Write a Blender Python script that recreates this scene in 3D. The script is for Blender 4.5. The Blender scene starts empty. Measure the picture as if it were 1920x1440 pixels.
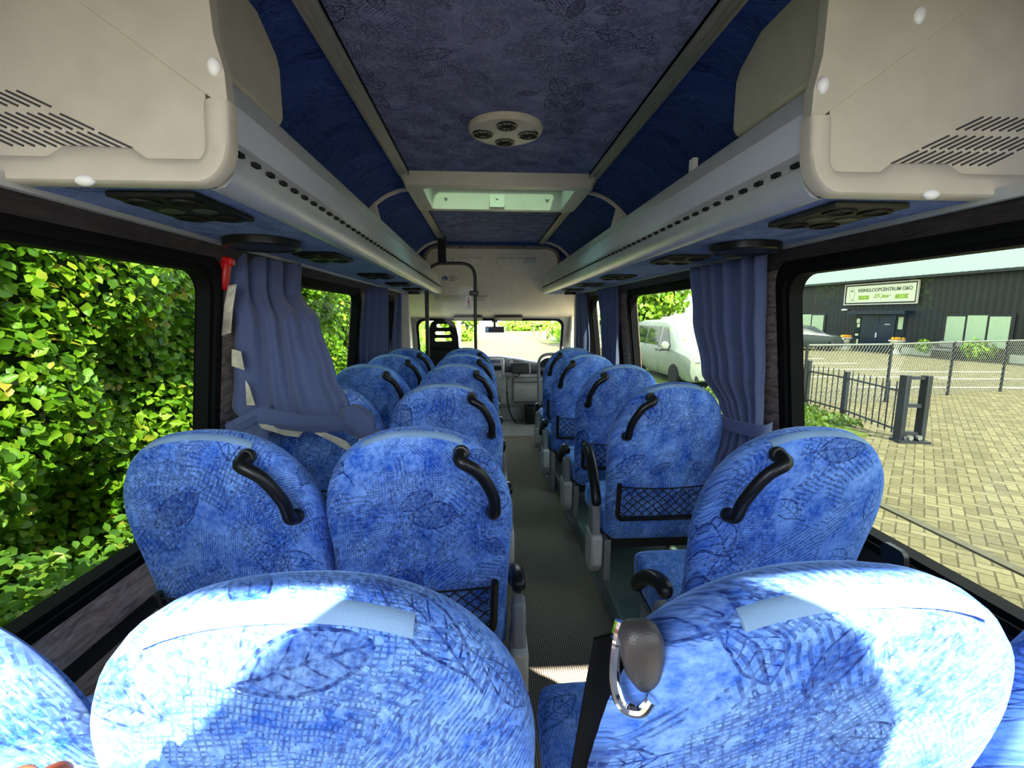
SKY, SUN, SUN_AZ, SUN_EL, EXPO = 3.0, 12.0, 16.0, 42.0, 1.68
import bpy, math, random
import numpy as np
from mathutils import Vector, Matrix
random.seed(7); rng = np.random.default_rng(7)
SC = bpy.context.scene
COL = SC.collection
PI = math.pi
EYE = 1.30            # camera height over the aisle floor
X0 = 0.09             # bus centre line
GZ = -0.75            # street level

# ------------------------------------------------------------------ materials
def lin(c):
    c = c / 255.0
    return c / 12.92 if c <= 0.04045 else ((c + 0.055) / 1.055) ** 2.4
def rgb(r, g, b): return (lin(r), lin(g), lin(b), 1.0)

class NT:
    def __init__(s, name):
        s.m = bpy.data.materials.new(name); s.m.use_nodes = True
        s.t = s.m.node_tree; s.n = s.t.nodes; s.l = s.t.links
        s.bsdf = s.n['Principled BSDF']; s.out = s.n['Material Output']
    def new(s, typ, **kw):
        n = s.n.new(typ)
        for k, v in kw.items(): setattr(n, k, v)
        return n
    def put(s, sock, v):
        if v is None: return
        if isinstance(v, bpy.types.NodeSocket): s.l.new(v, sock)
        else: sock.default_value = v
    def math(s, op, a, b=None, c=None):
        n = s.new('ShaderNodeMath', operation=op)
        s.put(n.inputs[0], a); s.put(n.inputs[1], b); s.put(n.inputs[2], c)
        return n.outputs[0]
    def vmath(s, op, a, b=None, out=0):
        n = s.new('ShaderNodeVectorMath', operation=op)
        s.put(n.inputs[0], a); s.put(n.inputs[1], b)
        return n.outputs[out]
    def scale(s, v, f):
        n = s.new('ShaderNodeVectorMath', operation='SCALE')
        s.put(n.inputs[0], v); s.put(n.inputs['Scale'], f)
        return n.outputs[0]
    def noise(s, vec, scale, detail=2.0, rough=0.5, out='Fac', dist=0.0):
        n = s.new('ShaderNodeTexNoise'); s.put(n.inputs['Vector'], vec)
        n.inputs['Scale'].default_value = scale; n.inputs['Detail'].default_value = detail
        n.inputs['Roughness'].default_value = rough; n.inputs['Distortion'].default_value = dist
        return n.outputs[out]
    def ramp(s, f, stops):
        n = s.new('ShaderNodeValToRGB'); s.put(n.inputs[0], f)
        cr = n.color_ramp
        while len(cr.elements) < len(stops): cr.elements.new(0.5)
        for e, (p, c) in zip(cr.elements, stops):
            e.position = p; e.color = c if len(c) == 4 else (*c, 1)
        return n.outputs[0]
    def mix(s, f, a, b, blend='MIX'):
        n = s.new('ShaderNodeMix', data_type='RGBA', blend_type=blend)
        s.put(n.inputs[0], f); s.put(n.inputs[6], a); s.put(n.inputs[7], b)
        return n.outputs[2]
    def coord(s, kind='Object'): return s.new('ShaderNodeTexCoord').outputs[kind]
    def sep(s, v):
        n = s.new('ShaderNodeSeparateXYZ'); s.put(n.inputs[0], v); return n.outputs
    def comb(s, x=0.0, y=0.0, z=0.0):
        n = s.new('ShaderNodeCombineXYZ')
        for i, v in enumerate((x, y, z)): s.put(n.inputs[i], v)
        return n.outputs[0]
    def bump(s, h, strength=0.3, dist=0.01):
        n = s.new('ShaderNodeBump'); s.put(n.inputs['Height'], h)
        n.inputs['Strength'].default_value = strength; n.inputs['Distance'].default_value = dist
        s.l.new(n.outputs[0], s.bsdf.inputs['Normal'])
    def base(s, col, rough=0.6, metal=0.0, spec=0.5):
        s.put(s.bsdf.inputs['Base Color'], col)
        s.put(s.bsdf.inputs['Roughness'], rough); s.put(s.bsdf.inputs['Metallic'], metal)
        s.bsdf.inputs['Specular IOR Level'].default_value = spec
        return s

def plain(name, c, rough=0.5, metal=0.0, spec=0.5, var=0.06, bump=0.0, bscale=300):
    """plastic or paint: a faint procedural unevenness"""
    s = NT(name); co = s.coord()
    f = s.noise(co, 14, 3)
    lo = tuple(v * (1 - var) for v in c[:3]) + (1,); hi = tuple(min(1, v * (1 + var)) for v in c[:3]) + (1,)
    s.base(s.ramp(f, [(0.3, lo), (0.7, hi)]), rough, metal, spec)
    if bump: s.bump(s.noise(co, bscale, 2), bump, 0.002)
    return s.m

def textile(s, v2):
    """leaf outlines, pen hatching and blotches of the bus moquette; v2 is a flat vector in metres"""
    wob = s.scale(s.vmath('SUBTRACT', s.noise(v2, 22, 2, out='Color'), (0.5, 0.5, 0.5)), 0.011)
    vec = s.vmath('ADD', v2, wob)
    def cell(scale, rnd=0.8):
        v = s.new('ShaderNodeTexVoronoi', voronoi_dimensions='2D'); s.put(v.inputs['Vector'], vec)
        v.inputs['Scale'].default_value = scale; v.inputs['Randomness'].default_value = rnd
        c = s.new('ShaderNodeSeparateColor'); s.l.new(v.outputs['Color'], c.inputs[0])
        d = s.vmath('SUBTRACT', vec, v.outputs['Position'])
        r = s.new('ShaderNodeVectorRotate', rotation_type='Z_AXIS'); s.put(r.inputs['Vector'], d)
        s.put(r.inputs['Angle'], s.math('MULTIPLY', c.outputs[0], 6.283))
        o = s.sep(r.outputs[0])
        return o[0], o[1], c.outputs[1], c.outputs[2]
    def leaf(scale, L, keep):
        u, v, g, b = cell(scale)
        un = s.math('DIVIDE', u, L); vn = s.math('ABSOLUTE', s.math('DIVIDE', v, L))
        au = s.math('ABSOLUTE', un)
        w = s.math('MULTIPLY', s.math('SUBTRACT', 1.0, s.math('MULTIPLY', un, un)), 0.45)
        ins = s.math('LESS_THAN', au, 1.0)
        line = s.math('MULTIPLY', s.math('LESS_THAN', s.math('ABSOLUTE', s.math('SUBTRACT', vn, w)), 0.034), ins)
        mid = s.math('MULTIPLY', s.math('LESS_THAN', vn, 0.024), s.math('MULTIPLY', s.math('GREATER_THAN', un, -1.0), s.math('LESS_THAN', un, 1.6)))
        fr = s.math('FRACT', s.math('MULTIPLY', s.math('ADD', un, s.math('MULTIPLY', vn, 0.9)), 2.7))
        vein = s.math('MULTIPLY', s.math('LESS_THAN', fr, 0.13), s.math('MULTIPLY', s.math('LESS_THAN', vn, s.math('MULTIPLY', w, 0.85)), s.math('LESS_THAN', au, 0.85)))
        body = s.math('MULTIPLY', s.math('MULTIPLY', s.math('LESS_THAN', vn, w), ins), s.math('MULTIPLY', s.math('GREATER_THAN', b, 0.72), 0.55))
        t = s.math('MAXIMUM', s.math('MAXIMUM', line, mid), s.math('MAXIMUM', vein, body))
        return s.math('MULTIPLY', t, s.math('GREATER_THAN', g, keep))
    def hatch(scale, freq, keep, nscale):
        u, v, g, b = cell(scale, 1.0)
        brk = s.math('GREATER_THAN', s.noise(vec, 70, 2), 0.40)
        a = s.math('LESS_THAN', s.math('FRACT', s.math('MULTIPLY', u, freq)), 0.42)
        c = s.math('MULTIPLY', s.math('LESS_THAN', s.math('FRACT', s.math('MULTIPLY', v, freq * 0.8)), 0.3), s.math('GREATER_THAN', b, 0.6))
        msk = s.math('MULTIPLY', s.math('GREATER_THAN', s.noise(vec, nscale, 1), 0.45), s.math('GREATER_THAN', g, keep))
        return s.math('MULTIPLY', s.math('MULTIPLY', s.math('MAXIMUM', a, c), msk), brk)
    def square(scale, L, keep):
        u, v, g, b = cell(scale, 1.0)
        q = s.math('DIVIDE', s.math('MAXIMUM', s.math('ABSOLUTE', u), s.math('MULTIPLY', s.math('ABSOLUTE', v), 1.5)), L)
        e = s.math('LESS_THAN', s.math('ABSOLUTE', s.math('SUBTRACT', q, 1.0)), 0.05)
        f = s.math('MULTIPLY', s.math('LESS_THAN', q, 0.55), s.math('MULTIPLY', s.math('GREATER_THAN', b, 0.5), 0.7))
        return s.math('MULTIPLY', s.math('MAXIMUM', e, f), s.math('GREATER_THAN', g, keep))
    lf = s.math('MAXIMUM', leaf(6.5, 0.064, 0.52), leaf(9.3, 0.042, 0.72))
    ht = s.math('MULTIPLY', s.math('MAXIMUM', hatch(6.0, 190, 0.10, 8), hatch(8.0, 110, 0.35, 12)), 0.95)
    sq = s.math('MULTIPLY', square(7.7, 0.035, 0.62), 0.7)
    gaps = s.math('MULTIPLY_ADD', s.noise(vec, 130, 2), 1.6, -0.25)
    g2 = s.math('MINIMUM', s.math('MAXIMUM', gaps, 0.0), 1.0); g1 = s.math('MINIMUM', s.math('MAXIMUM', s.math('MULTIPLY_ADD', gaps, 1.25, 0.05), 0.0), 1.0)
    dark = s.math('MAXIMUM', s.math('MULTIPLY', lf, g1), s.math('MULTIPLY', s.math('MAXIMUM', ht, sq), g2))
    mot = s.math('ADD', s.math('MULTIPLY', s.noise(v2, 16, 3), 0.5), s.math('MULTIPLY', s.noise(v2, 95, 3, 0.7), 0.5))
    return dark, mot

def moquette(name, lo, hi, ink, plane='XZ', sheen=0.6, seeded=True, amt=0.85):
    s = NT(name); o = s.sep(s.coord())
    a, b = {'XZ': (s.math('MULTIPLY_ADD', o[1], 0.6, o[0]), s.math('ADD', o[2], o[1])), 'XY': (o[0], o[1]), 'YZ': (o[1], o[2])}[plane]
    v = s.comb(a, b, 0.0)
    if seeded:
        r = s.new('ShaderNodeObjectInfo').outputs['Random']
        v = s.vmath('ADD', v, s.comb(s.math('MULTIPLY', r, 37.0), s.math('MULTIPLY', r, 91.0), 0.0))
    dark, mot = textile(s, v)
    c = s.ramp(mot, [(0.36, lo), (0.64, hi)])
    c = s.mix(s.math('MULTIPLY', dark, amt), c, ink)
    s.base(c, 0.9, 0, 0.15)
    s.bsdf.inputs['Sheen Weight'].default_value = sheen
    s.bsdf.inputs['Sheen Roughness'].default_value = 0.35
    s.put(s.bsdf.inputs['Sheen Tint'], rgb(150, 190, 255))
    s.bump(mot, 0.12, 0.004)
    return s.m

M = {}
M['seat'] = moquette('seat_moquette', rgb(38, 92, 198), rgb(140, 184, 248), rgb(10, 26, 92), amt=0.95)
M['seat_flat'] = moquette('cushion_moquette', rgb(58, 116, 214), rgb(146, 188, 250), rgb(14, 34, 106), 'XY')
M['roof_cloth'] = moquette('ceiling_moquette', rgb(100, 103, 138), rgb(140, 142, 174), rgb(20, 22, 54), 'XY', 0.15, False, 1.0)
M['cove_cloth'] = moquette('cove_moquette', rgb(40, 60, 124), rgb(66, 88, 156), rgb(14, 24, 66), 'YZ', 0.15, False)
M['rack_cloth'] = moquette('rack_moquette', rgb(100, 116, 166), rgb(140, 154, 202), rgb(30, 38, 86), 'XY', 0.15, False)
M['beige'] = plain('beige_plastic', rgb(190, 182, 164), 0.42, bump=0.12, bscale=420)
M['beige2'] = plain('warm_grey_plastic', rgb(214, 202, 188), 0.5, bump=0.08)
M['silver'] = plain('silver_profile', rgb(204, 204, 206), 0.35, 0.25)
M['lens'] = plain('white_strip_lens', rgb(236, 238, 248), 0.2, var=0.02)
M['alu'] = plain('aluminium', rgb(172, 168, 156), 0.35, 0.5)
M['black'] = plain('black_plastic', rgb(20, 20, 21), 0.36, spec=0.4)
M['black_matt'] = plain('black_matt', rgb(16, 16, 17), 0.75)
M['rubber'] = plain('rubber_seal', rgb(15, 15, 16), 0.75, spec=0.12)
M['grey'] = plain('grey_plastic', rgb(132, 134, 134), 0.5)
M['ltgrey'] = plain('light_grey_plastic', rgb(190, 190, 184), 0.5)
M['dkgrey'] = plain('dark_grey_plastic', rgb(62, 62, 62), 0.55)
M['chrome'] = plain('chrome', rgb(225, 228, 232), 0.08, 1.0)
M['white'] = plain('white_plastic', rgb(232, 230, 226), 0.4)
M['speckle'] = plain('speckled_black_plastic', rgb(66, 62, 60), 0.42, var=0.3, bump=0.4, bscale=500)
M['paint_white'] = plain('white_car_paint', rgb(140, 148, 136), 0.35)
M['paint_dark'] = plain('dark_car_paint', rgb(44, 54, 54), 0.2)
M['tyre'] = plain('tyre', rgb(26, 26, 28), 0.8)
M['fence'] = plain('fence_paint', rgb(34, 38, 42), 0.5)
M['galv'] = plain('galvanised_wire', rgb(128, 132, 124), 0.5, 0.4)
M['sign'] = plain('sign_panel', rgb(226, 228, 200), 0.5, var=0.02)
M['sign_ink'] = plain('sign_ink', rgb(70, 84, 64), 0.6)
M['sign_green'] = plain('sign_green', rgb(140, 178, 44), 0.6)
M['sign_pale'] = plain('sign_pale', rgb(214, 226, 140), 0.6)
M['sign_grey'] = plain('sign_emblem_line', rgb(168, 176, 150), 0.6)
M['red'] = plain('red_plastic', rgb(200, 20, 20), 0.35)
M['belt'] = plain('belt_webbing', rgb(9, 9, 10), 0.8, spec=0.1)
M['skin'] = plain('skin', rgb(206, 108, 76), 0.5)
M['concrete'] = plain('pale_concrete', rgb(190, 190, 172), 0.85, var=0.12)
M['kerb'] = plain('grey_kerb', rgb(92, 86, 66), 0.9, var=0.12)
M['stone'] = plain('white_cast_stone', rgb(226, 222, 205), 0.8)
M['door_blue'] = plain('dark_blue_door', rgb(16, 36, 52), 0.4)
M['yellow'] = plain('yellow_plate', rgb(240, 170, 20), 0.5)
M['bark'] = plain('bark', rgb(92, 74, 56), 0.9, var=0.3)
M['mirror_glass'] = plain('mirror_glass', rgb(190, 200, 205), 0.03, 1.0)
M['strip'] = plain('grey_hook_tape', rgb(128, 160, 194), 0.9, var=0.12, bump=0.3, bscale=700)
M['notice'] = plain('dark_blue_print', rgb(28, 34, 84), 0.5)
M['olive'] = plain('olive_black_plastic', rgb(54, 54, 44), 0.6, spec=0.2)
M['vent_black'] = plain('vent_black', rgb(22, 22, 22), 0.6, spec=0.2)
M['blind'] = plain('green_white_blind', rgb(186, 208, 172), 0.35)

def m_tape():
    s = NT('duct_tape'); co = s.coord()
    n = s.noise(co, 18, 3, dist=1.0)
    s.base(s.ramp(n, [(0.3, rgb(150, 146, 128)), (0.7, rgb(214, 208, 186))]), 0.3, 0.15); s.bump(n, 0.5, 0.01); return s.m
M['tape'] = m_tape()
def m_taupe(name, a, b):
    s = NT(name); co = s.coord()
    mp = s.new('ShaderNodeMapping'); s.put(mp.inputs['Vector'], co); mp.inputs['Scale'].default_value = (1, 0.5, 2.2)
    mp.inputs['Rotation'].default_value = (0.6, 0, 0)
    n = s.noise(mp.outputs[0], 16, 5, 0.65, dist=1.6)
    s.base(s.ramp(n, [(0.38, a), (0.64, b)]), 0.92, 0, 0.1)
    s.bsdf.inputs['Sheen Weight'].default_value = 0.15
    s.bump(n, 0.15, 0.004); return s.m
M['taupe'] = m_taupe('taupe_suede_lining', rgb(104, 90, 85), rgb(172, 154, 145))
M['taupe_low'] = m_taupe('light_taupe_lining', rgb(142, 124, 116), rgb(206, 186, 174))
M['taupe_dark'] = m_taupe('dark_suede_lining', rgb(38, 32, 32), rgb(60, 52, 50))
def m_carpet():
    s = NT('ribbed_carpet'); co = s.coord(); o = s.sep(co)
    rib = s.math('FRACT', s.math('MULTIPLY', o[0], 120.0))
    n = s.noise(co, 240, 2); f = s.math('MULTIPLY', s.math('LESS_THAN', rib, 0.5), n)
    s.base(s.ramp(s.math('MULTIPLY_ADD', n, 0.4, s.math('MULTIPLY', f, 0.7)), [(0.1, rgb(66, 60, 54)), (0.6, rgb(178, 166, 148))]), 0.95, 0, 0.1)
    s.bump(f, 0.5, 0.004); return s.m
M['carpet'] = m_carpet()
M['vinyl'] = plain('pale_vinyl', rgb(170, 172, 166), 0.55, var=0.1)
M['plinth'] = plain('green_grey_vinyl', rgb(104, 122, 114), 0.5, var=0.15)
def m_curtain():
    s = NT('curtain_cloth'); co = s.coord()
    n = s.noise(co, 500, 2)
    s.base(s.ramp(n, [(0.3, rgb(76, 87, 124)), (0.7, rgb(96, 108, 146))]), 0.85, 0, 0.2)
    s.bsdf.inputs['Sheen Weight'].default_value = 0.3
    tr = s.new('ShaderNodeBsdfTranslucent'); tr.inputs[0].default_value = rgb(100, 108, 140)
    mx = s.new('ShaderNodeMixShader'); mx.inputs[0].default_value = 0.12
    s.l.new(s.bsdf.outputs[0], mx.inputs[1]); s.l.new(tr.outputs[0], mx.inputs[2]); s.l.new(mx.outputs[0], s.out.inputs[0])
    s.bump(n, 0.1, 0.002); return s.m
M['curtain'] = m_curtain()
def m_glass(name, tint, refl=0.06):
    s = NT(name)
    t = s.new('ShaderNodeBsdfTransparent'); t.inputs[0].default_value = tint
    g = s.new('ShaderNodeBsdfGlossy'); g.inputs['Roughness'].default_value = 0.02
    fr = s.new('ShaderNodeFresnel'); fr.inputs[0].default_value = 1.45
    mx = s.new('ShaderNodeMixShader')
    s.put(mx.inputs[0], s.math('MULTIPLY', fr.outputs[0], refl / 0.06 * 0.8))
    s.l.new(t.outputs[0], mx.inputs[1]); s.l.new(g.outputs[0], mx.inputs[2]); s.l.new(mx.outputs[0], s.out.inputs[0])
    return s.m
M['tint'] = m_glass('tinted_glass', (0.25, 0.272, 0.23, 1), 0.005)
M['clear'] = m_glass('clear_glass', (0.95, 0.97, 0.95, 1), 0.01)
M['perspex'] = m_glass('perspex', (0.95, 0.95, 0.93, 1), 0.015)
M['hatch'] = m_glass('green_roof_glass', (0.5, 0.66, 0.56, 1))
M['car_glass'] = plain('car_window_glass', rgb(40, 48, 50), 0.05, var=0.3)
M['screen_glass'] = plain('car_windscreen', rgb(128, 150, 146), 0.08, var=0.15)
def m_leaf(name, stops, trans=0.3):
    s = NT(name)
    a = s.new('ShaderNodeAttribute'); a.attribute_name = 'tone'
    c = s.ramp(a.outputs['Fac'], stops)
    s.base(c, 0.42, 0, 0.4)
    tr = s.new('ShaderNodeBsdfTranslucent'); s.put(tr.inputs[0], s.mix(0.5, c, rgb(150, 190, 20)))
    mx = s.new('ShaderNodeMixShader'); mx.inputs[0].default_value = trans
    s.l.new(s.bsdf.outputs[0], mx.inputs[1]); s.l.new(tr.outputs[0], mx.inputs[2]); s.l.new(mx.outputs[0], s.out.inputs[0])
    return s.m
M['leaf'] = m_leaf('beech_leaves', [(0.0, rgb(62, 104, 24)), (0.45, rgb(110, 160, 32)), (0.85, rgb(166, 198, 52)), (0.97, rgb(190, 168, 64))], 0.4)
M['weed'] = m_leaf('weed_leaves', [(0.0, rgb(56, 92, 28)), (0.6, rgb(100, 144, 44)), (1.0, rgb(150, 170, 66))])
M['grass'] = m_leaf('verge_grass', [(0.0, rgb(54, 78, 28)), (0.6, rgb(90, 118, 46)), (1.0, rgb(136, 142, 66))])
M['tree'] = m_leaf('tree_leaves', [(0.0, rgb(70, 110, 24)), (0.6, rgb(130, 176, 40)), (1.0, rgb(190, 214, 70))])
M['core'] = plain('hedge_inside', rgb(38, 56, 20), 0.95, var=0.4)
def m_ground(name, a, b, sc=60, rough=0.9):
    s = NT(name); co = s.coord()
    f = s.math('ADD', s.math('MULTIPLY', s.noise(co, sc, 3, 0.7), 0.7), s.math('MULTIPLY', s.noise(co, 0.7, 3), 0.3))
    s.base(s.ramp(f, [(0.36, a), (0.64, b)]), rough, 0, 0.2); s.bump(f, 0.3, 0.01); return s.m
M['asphalt'] = m_ground('pale_asphalt', rgb(64, 57, 37), rgb(92, 82, 56))
M['gravel'] = m_ground('tar_and_chip', rgb(66, 60, 42), rgb(140, 130, 92), 45)
M['soil'] = m_ground('mossy_verge', rgb(74, 92, 34), rgb(122, 134, 60), 8)
def m_herring(name, w, a, b, joint, rot):
    s = NT(name); co = s.coord()
    mp = s.new('ShaderNodeMapping'); s.put(mp.inputs['Vector'], co); mp.inputs['Scale'].default_value = (1 / w, 1 / w, 1); mp.inputs['Rotation'].default_value = (0, 0, rot)
    o = s.sep(mp.outputs[0])
    i = s.math('FLOOR', o[0]); j = s.math('FLOOR', o[1]); fx = s.math('FRACT', o[0]); fy = s.math('FRACT', o[1])
    m = s.math('FLOORED_MODULO', s.math('SUBTRACT', i, j), 4.0)
    def no(k): return s.math('GREATER_THAN', s.math('ABSOLUTE', s.math('SUBTRACT', m, float(k))), 0.5)
    t = 0.07
    e = s.math('MULTIPLY', s.math('GREATER_THAN', fx, 1 - t), no(0))
    e = s.math('MAXIMUM', e, s.math('MULTIPLY', s.math('LESS_THAN', fx, t), no(1)))
    e = s.math('MAXIMUM', e, s.math('MULTIPLY', s.math('GREATER_THAN', fy, 1 - t), no(3)))
    e = s.math('MAXIMUM', e, s.math('MULTIPLY', s.math('LESS_THAN', fy, t), no(2)))
    ii = s.math('SUBTRACT', i, s.math('COMPARE', m, 1.0, 0.1)); jj = s.math('SUBTRACT', j, s.math('COMPARE', m, 2.0, 0.1))
    wn = s.new('ShaderNodeTexWhiteNoise', noise_dimensions='2D'); s.put(wn.inputs['Vector'], s.comb(ii, jj, 0.0))
    f = s.math('ADD', s.math('MULTIPLY', wn.outputs['Value'], 0.45), s.math('MULTIPLY', s.noise(co, 30, 3), 0.55))
    c = s.mix(s.math('MULTIPLY', e, 0.75), s.ramp(f, [(0.2, a), (0.8, b)]), joint)
    s.base(c, 0.9, 0, 0.2); return s.m
M['paving'] = m_herring('herringbone_pavers', 0.105, rgb(100, 92, 66), rgb(138, 128, 94), rgb(60, 55, 38), PI / 4)
def m_clad():
    s = NT('ribbed_black_cladding'); co = s.coord(); o = s.sep(co)
    f = s.math('FRACT', s.math('MULTIPLY', o[1], 3.4))
    r = s.math('LESS_THAN', f, 0.45)
    s.base(s.mix(r, rgb(16, 22, 20), rgb(30, 38, 35)), 0.6); s.bump(r, 0.6, 0.03); return s.m
M['clad'] = m_clad()
def m_roof():
    s = NT('mint_corrugated_roof'); co = s.coord(); o = s.sep(co)
    f = s.math('MULTIPLY_ADD', s.math('SINE', s.math('MULTIPLY', o[1], 18.0)), 0.5, 0.5)
    s.base(s.mix(f, rgb(88, 114, 96), rgb(136, 162, 138)), 0.5); s.bump(f, 0.7, 0.04); return s.m
M['mint'] = m_roof()

# ------------------------------------------------------------------ mesh building
class MB:
    def __init__(s): s.v = []; s.f = []; s.mi = []
    def add(s, v, f, mi=0):
        b = len(s.v); s.v += [tuple(p) for p in v]; s.f += [tuple(b + i for i in q) for q in f]; s.mi += [mi] * len(f)
        return s
    def box(s, c, d, mi=0, rz=0.0, rx=0.0, ry=0.0):
        R = Matrix.Rotation(rz, 3, 'Z') @ Matrix.Rotation(ry, 3, 'Y') @ Matrix.Rotation(rx, 3, 'X'); c = Vector(c)
        v = [c + R @ Vector((sx * d[0] / 2, sy * d[1] / 2, sz * d[2] / 2)) for sx in (-1, 1) for sy in (-1, 1) for sz in (-1, 1)]
        return s.add(v, [(0, 1, 3, 2), (4, 6, 7, 5), (0, 4, 5, 1), (2, 3, 7, 6), (0, 2, 6, 4), (1, 5, 7, 3)], mi)
    def bar(s, a, b, w, h=None, mi=0):
        return s.tube([a, b], w / 2, 4 if h is None else 4, mi)
    def loft(s, rings, mi=0, closed=True, cap0=True, cap1=True):
        n = len(rings[0]); v = [p for r in rings for p in r]; f = []
        for k in range(len(rings) - 1):
            for i in range(n if closed else n - 1):
                j = (i + 1) % n
                f.append((k * n + i, k * n + j, (k + 1) * n + j, (k + 1) * n + i))
        if closed and cap0: f.append(tuple(reversed(range(n))))
        if closed and cap1: f.append(tuple((len(rings) - 1) * n + i for i in range(n)))
        return s.add(v, f, mi)
    def tube(s, pts, r, n=8, mi=0, cap=True):
        P = [Vector(p) for p in pts]; m = len(P)
        rr = r if isinstance(r, (list, tuple)) else [r] * m
        T = [(P[min(i + 1, m - 1)] - P[max(i - 1, 0)]).normalized() for i in range(m)]
        up = Vector((0, 0, 1)) if abs(T[0].z) < 0.9 else Vector((1, 0, 0))
        N = (up - T[0] * up.dot(T[0])).normalized(); rings = []
        for i in range(m):
            N = (N - T[i] * N.dot(T[i])).normalized(); B = T[i].cross(N)
            rings.append([P[i] + (N * math.cos(2 * PI * k / n) + B * math.sin(2 * PI * k / n)) * rr[i] for k in range(n)])
        return s.loft(rings, mi, True, cap, cap)
    def lathe(s, prof, c=(0, 0, 0), n=24, mi=0, axis=None):
        c = Vector(c); R = Matrix.Identity(3) if axis is None else Vector((0, 0, 1)).rotation_difference(Vector(axis)).to_matrix()
        rings = [[c + R @ Vector((r * math.cos(2 * PI * k / n), r * math.sin(2 * PI * k / n), z)) for k in range(n)] for r, z in prof]
        return s.loft(rings, mi)
    def prism(s, poly, fn, d0, d1, mi=0):
        """poly in 2D, fn(a,b,d)->xyz, extruded from d0 to d1"""
        n = len(poly); v = [fn(a, b, d0) for a, b in poly] + [fn(a, b, d1) for a, b in poly]
        f = [tuple(reversed(range(n))), tuple(range(n, 2 * n))] + [(i, (i + 1) % n, n + (i + 1) % n, n + i) for i in range(n)]
        return s.add(v, f, mi)
    def ball(s, c, r, nu=14, nv=9, mi=0):
        r = (r, r, r) if not isinstance(r, (tuple, list)) else r
        prof = [(math.sin(PI * (k + 0.02) / (nv + 0.04)), -math.cos(PI * (k + 0.02) / (nv + 0.04))) for k in range(nv + 1)]
        rings = [[(c[0] + r[0] * q * math.cos(2 * PI * i / nu), c[1] + r[1] * q * math.sin(2 * PI * i / nu), c[2] + r[2] * z) for i in range(nu)] for q, z in prof]
        return s.loft(rings, mi)
    def ring(s, outer, inner, fn, d0, d1, mi=0):
        """frame between two loops of equal length, extruded"""
        n = len(outer)
        L = [[fn(a, b, d) for a, b in loop] for loop, d in ((outer, d0), (inner, d0), (inner, d1), (outer, d1))]
        v = [p for l in L for p in l]; f = []
        for k in range(4):
            k2 = (k + 1) % 4
            for i in range(n):
                j = (i + 1) % n; f.append((k * n + i, k * n + j, k2 * n + j, k2 * n + i))
        return s.add(v, f, mi)

ORG = {}
def org(o):
    v = Vector((0, 0, 0))
    while o is not None: v += ORG.get(o.name, Vector((0, 0, 0))); o = o.parent
    return v
def thing(name, label, cat, loc=(0, 0, 0), group=None):
    o = bpy.data.objects.new(name, None); COL.objects.link(o); o.location = loc
    o.empty_display_size = 0.1
    ORG[o.name] = Vector(loc); o['label'] = label; o['category'] = cat
    if group: o['group'] = group
    return o
def tag(o, label, cat, group=None, kind=None):
    o['label'] = label; o['category'] = cat
    if group: o['group'] = group
    if kind: o['kind'] = kind
    return o
def obj(name, mb, mat, parent=None, bevel=0.0, ang=35, seg=2, label=None, subd=0):
    me = bpy.data.meshes.new(name)
    v = mb.v
    if parent is not None:
        q = org(parent); v = [(p[0] - q.x, p[1] - q.y, p[2] - q.z) for p in v]
    me.from_pydata([tuple(p) for p in v], [], mb.f)
    mats = mat if isinstance(mat, (list, tuple)) else [mat]
    for m in mats: me.materials.append(m)
    if len(mats) > 1: me.polygons.foreach_set('material_index', mb.mi)
    me.update(); me.validate()
    me.shade_smooth(); me.set_sharp_from_angle(angle=math.radians(ang))
    o = bpy.data.objects.new(name, me); COL.objects.link(o)
    if parent is not None: o.parent = parent
    if bevel:
        b = o.modifiers.new('bevel', 'BEVEL'); b.width = bevel; b.segments = seg; b.limit_method = 'ANGLE'; b.angle_limit = math.radians(40)
    if subd:
        b = o.modifiers.new('sub', 'SUBSURF'); b.levels = subd; b.render_levels = subd
    if label: o['label'] = label
    return o
def struct(name, mb, mat, parent=None, **kw):
    o = obj(name, mb, mat, parent, **kw)
    if parent is None: o['kind'] = 'structure'
    return o
def dup(root, loc):
    r = root.copy(); COL.objects.link(r); r.location = loc; ORG[r.name] = Vector(loc)
    for ch in list(root.children):
        c = ch.copy(); COL.objects.link(c); c.parent = r
        for g in list(ch.children):
            d = g.copy(); COL.objects.link(d); d.parent = c
    return r
def rrect(x0, x1, z0, z1, r, n=6):
    p = []
    for cx, cz, a0 in ((x1 - r, z1 - r, 0), (x0 + r, z1 - r, 90), (x0 + r, z0 + r, 180), (x1 - r, z0 + r, 270)):
        for k in range(n + 1):
            a = math.radians(a0 + 90 * k / n); p.append((cx + r * math.cos(a), cz + r * math.sin(a)))
    return p
def arc(c, r, a0, a1, n=8):
    return [(c[0] + r * math.cos(math.radians(a0 + (a1 - a0) * k / n)), c[1] + r * math.sin(math.radians(a0 + (a1 - a0) * k / n))) for k in range(n + 1)]
def smooth_path(pts, n=6):
    P = [Vector(p) for p in pts]; out = []
    for i in range(len(P) - 1):
        a, b, c, d = P[max(i - 1, 0)], P[i], P[i + 1], P[min(i + 2, len(P) - 1)]
        for k in range(n):
            t = k / n
            out.append(0.5 * ((2 * b) + (c - a) * t + (2 * a - 5 * b + 4 * c - d) * t * t + (3 * b - a - 3 * c + d) * t ** 3))
    out.append(P[-1]); return out
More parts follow.
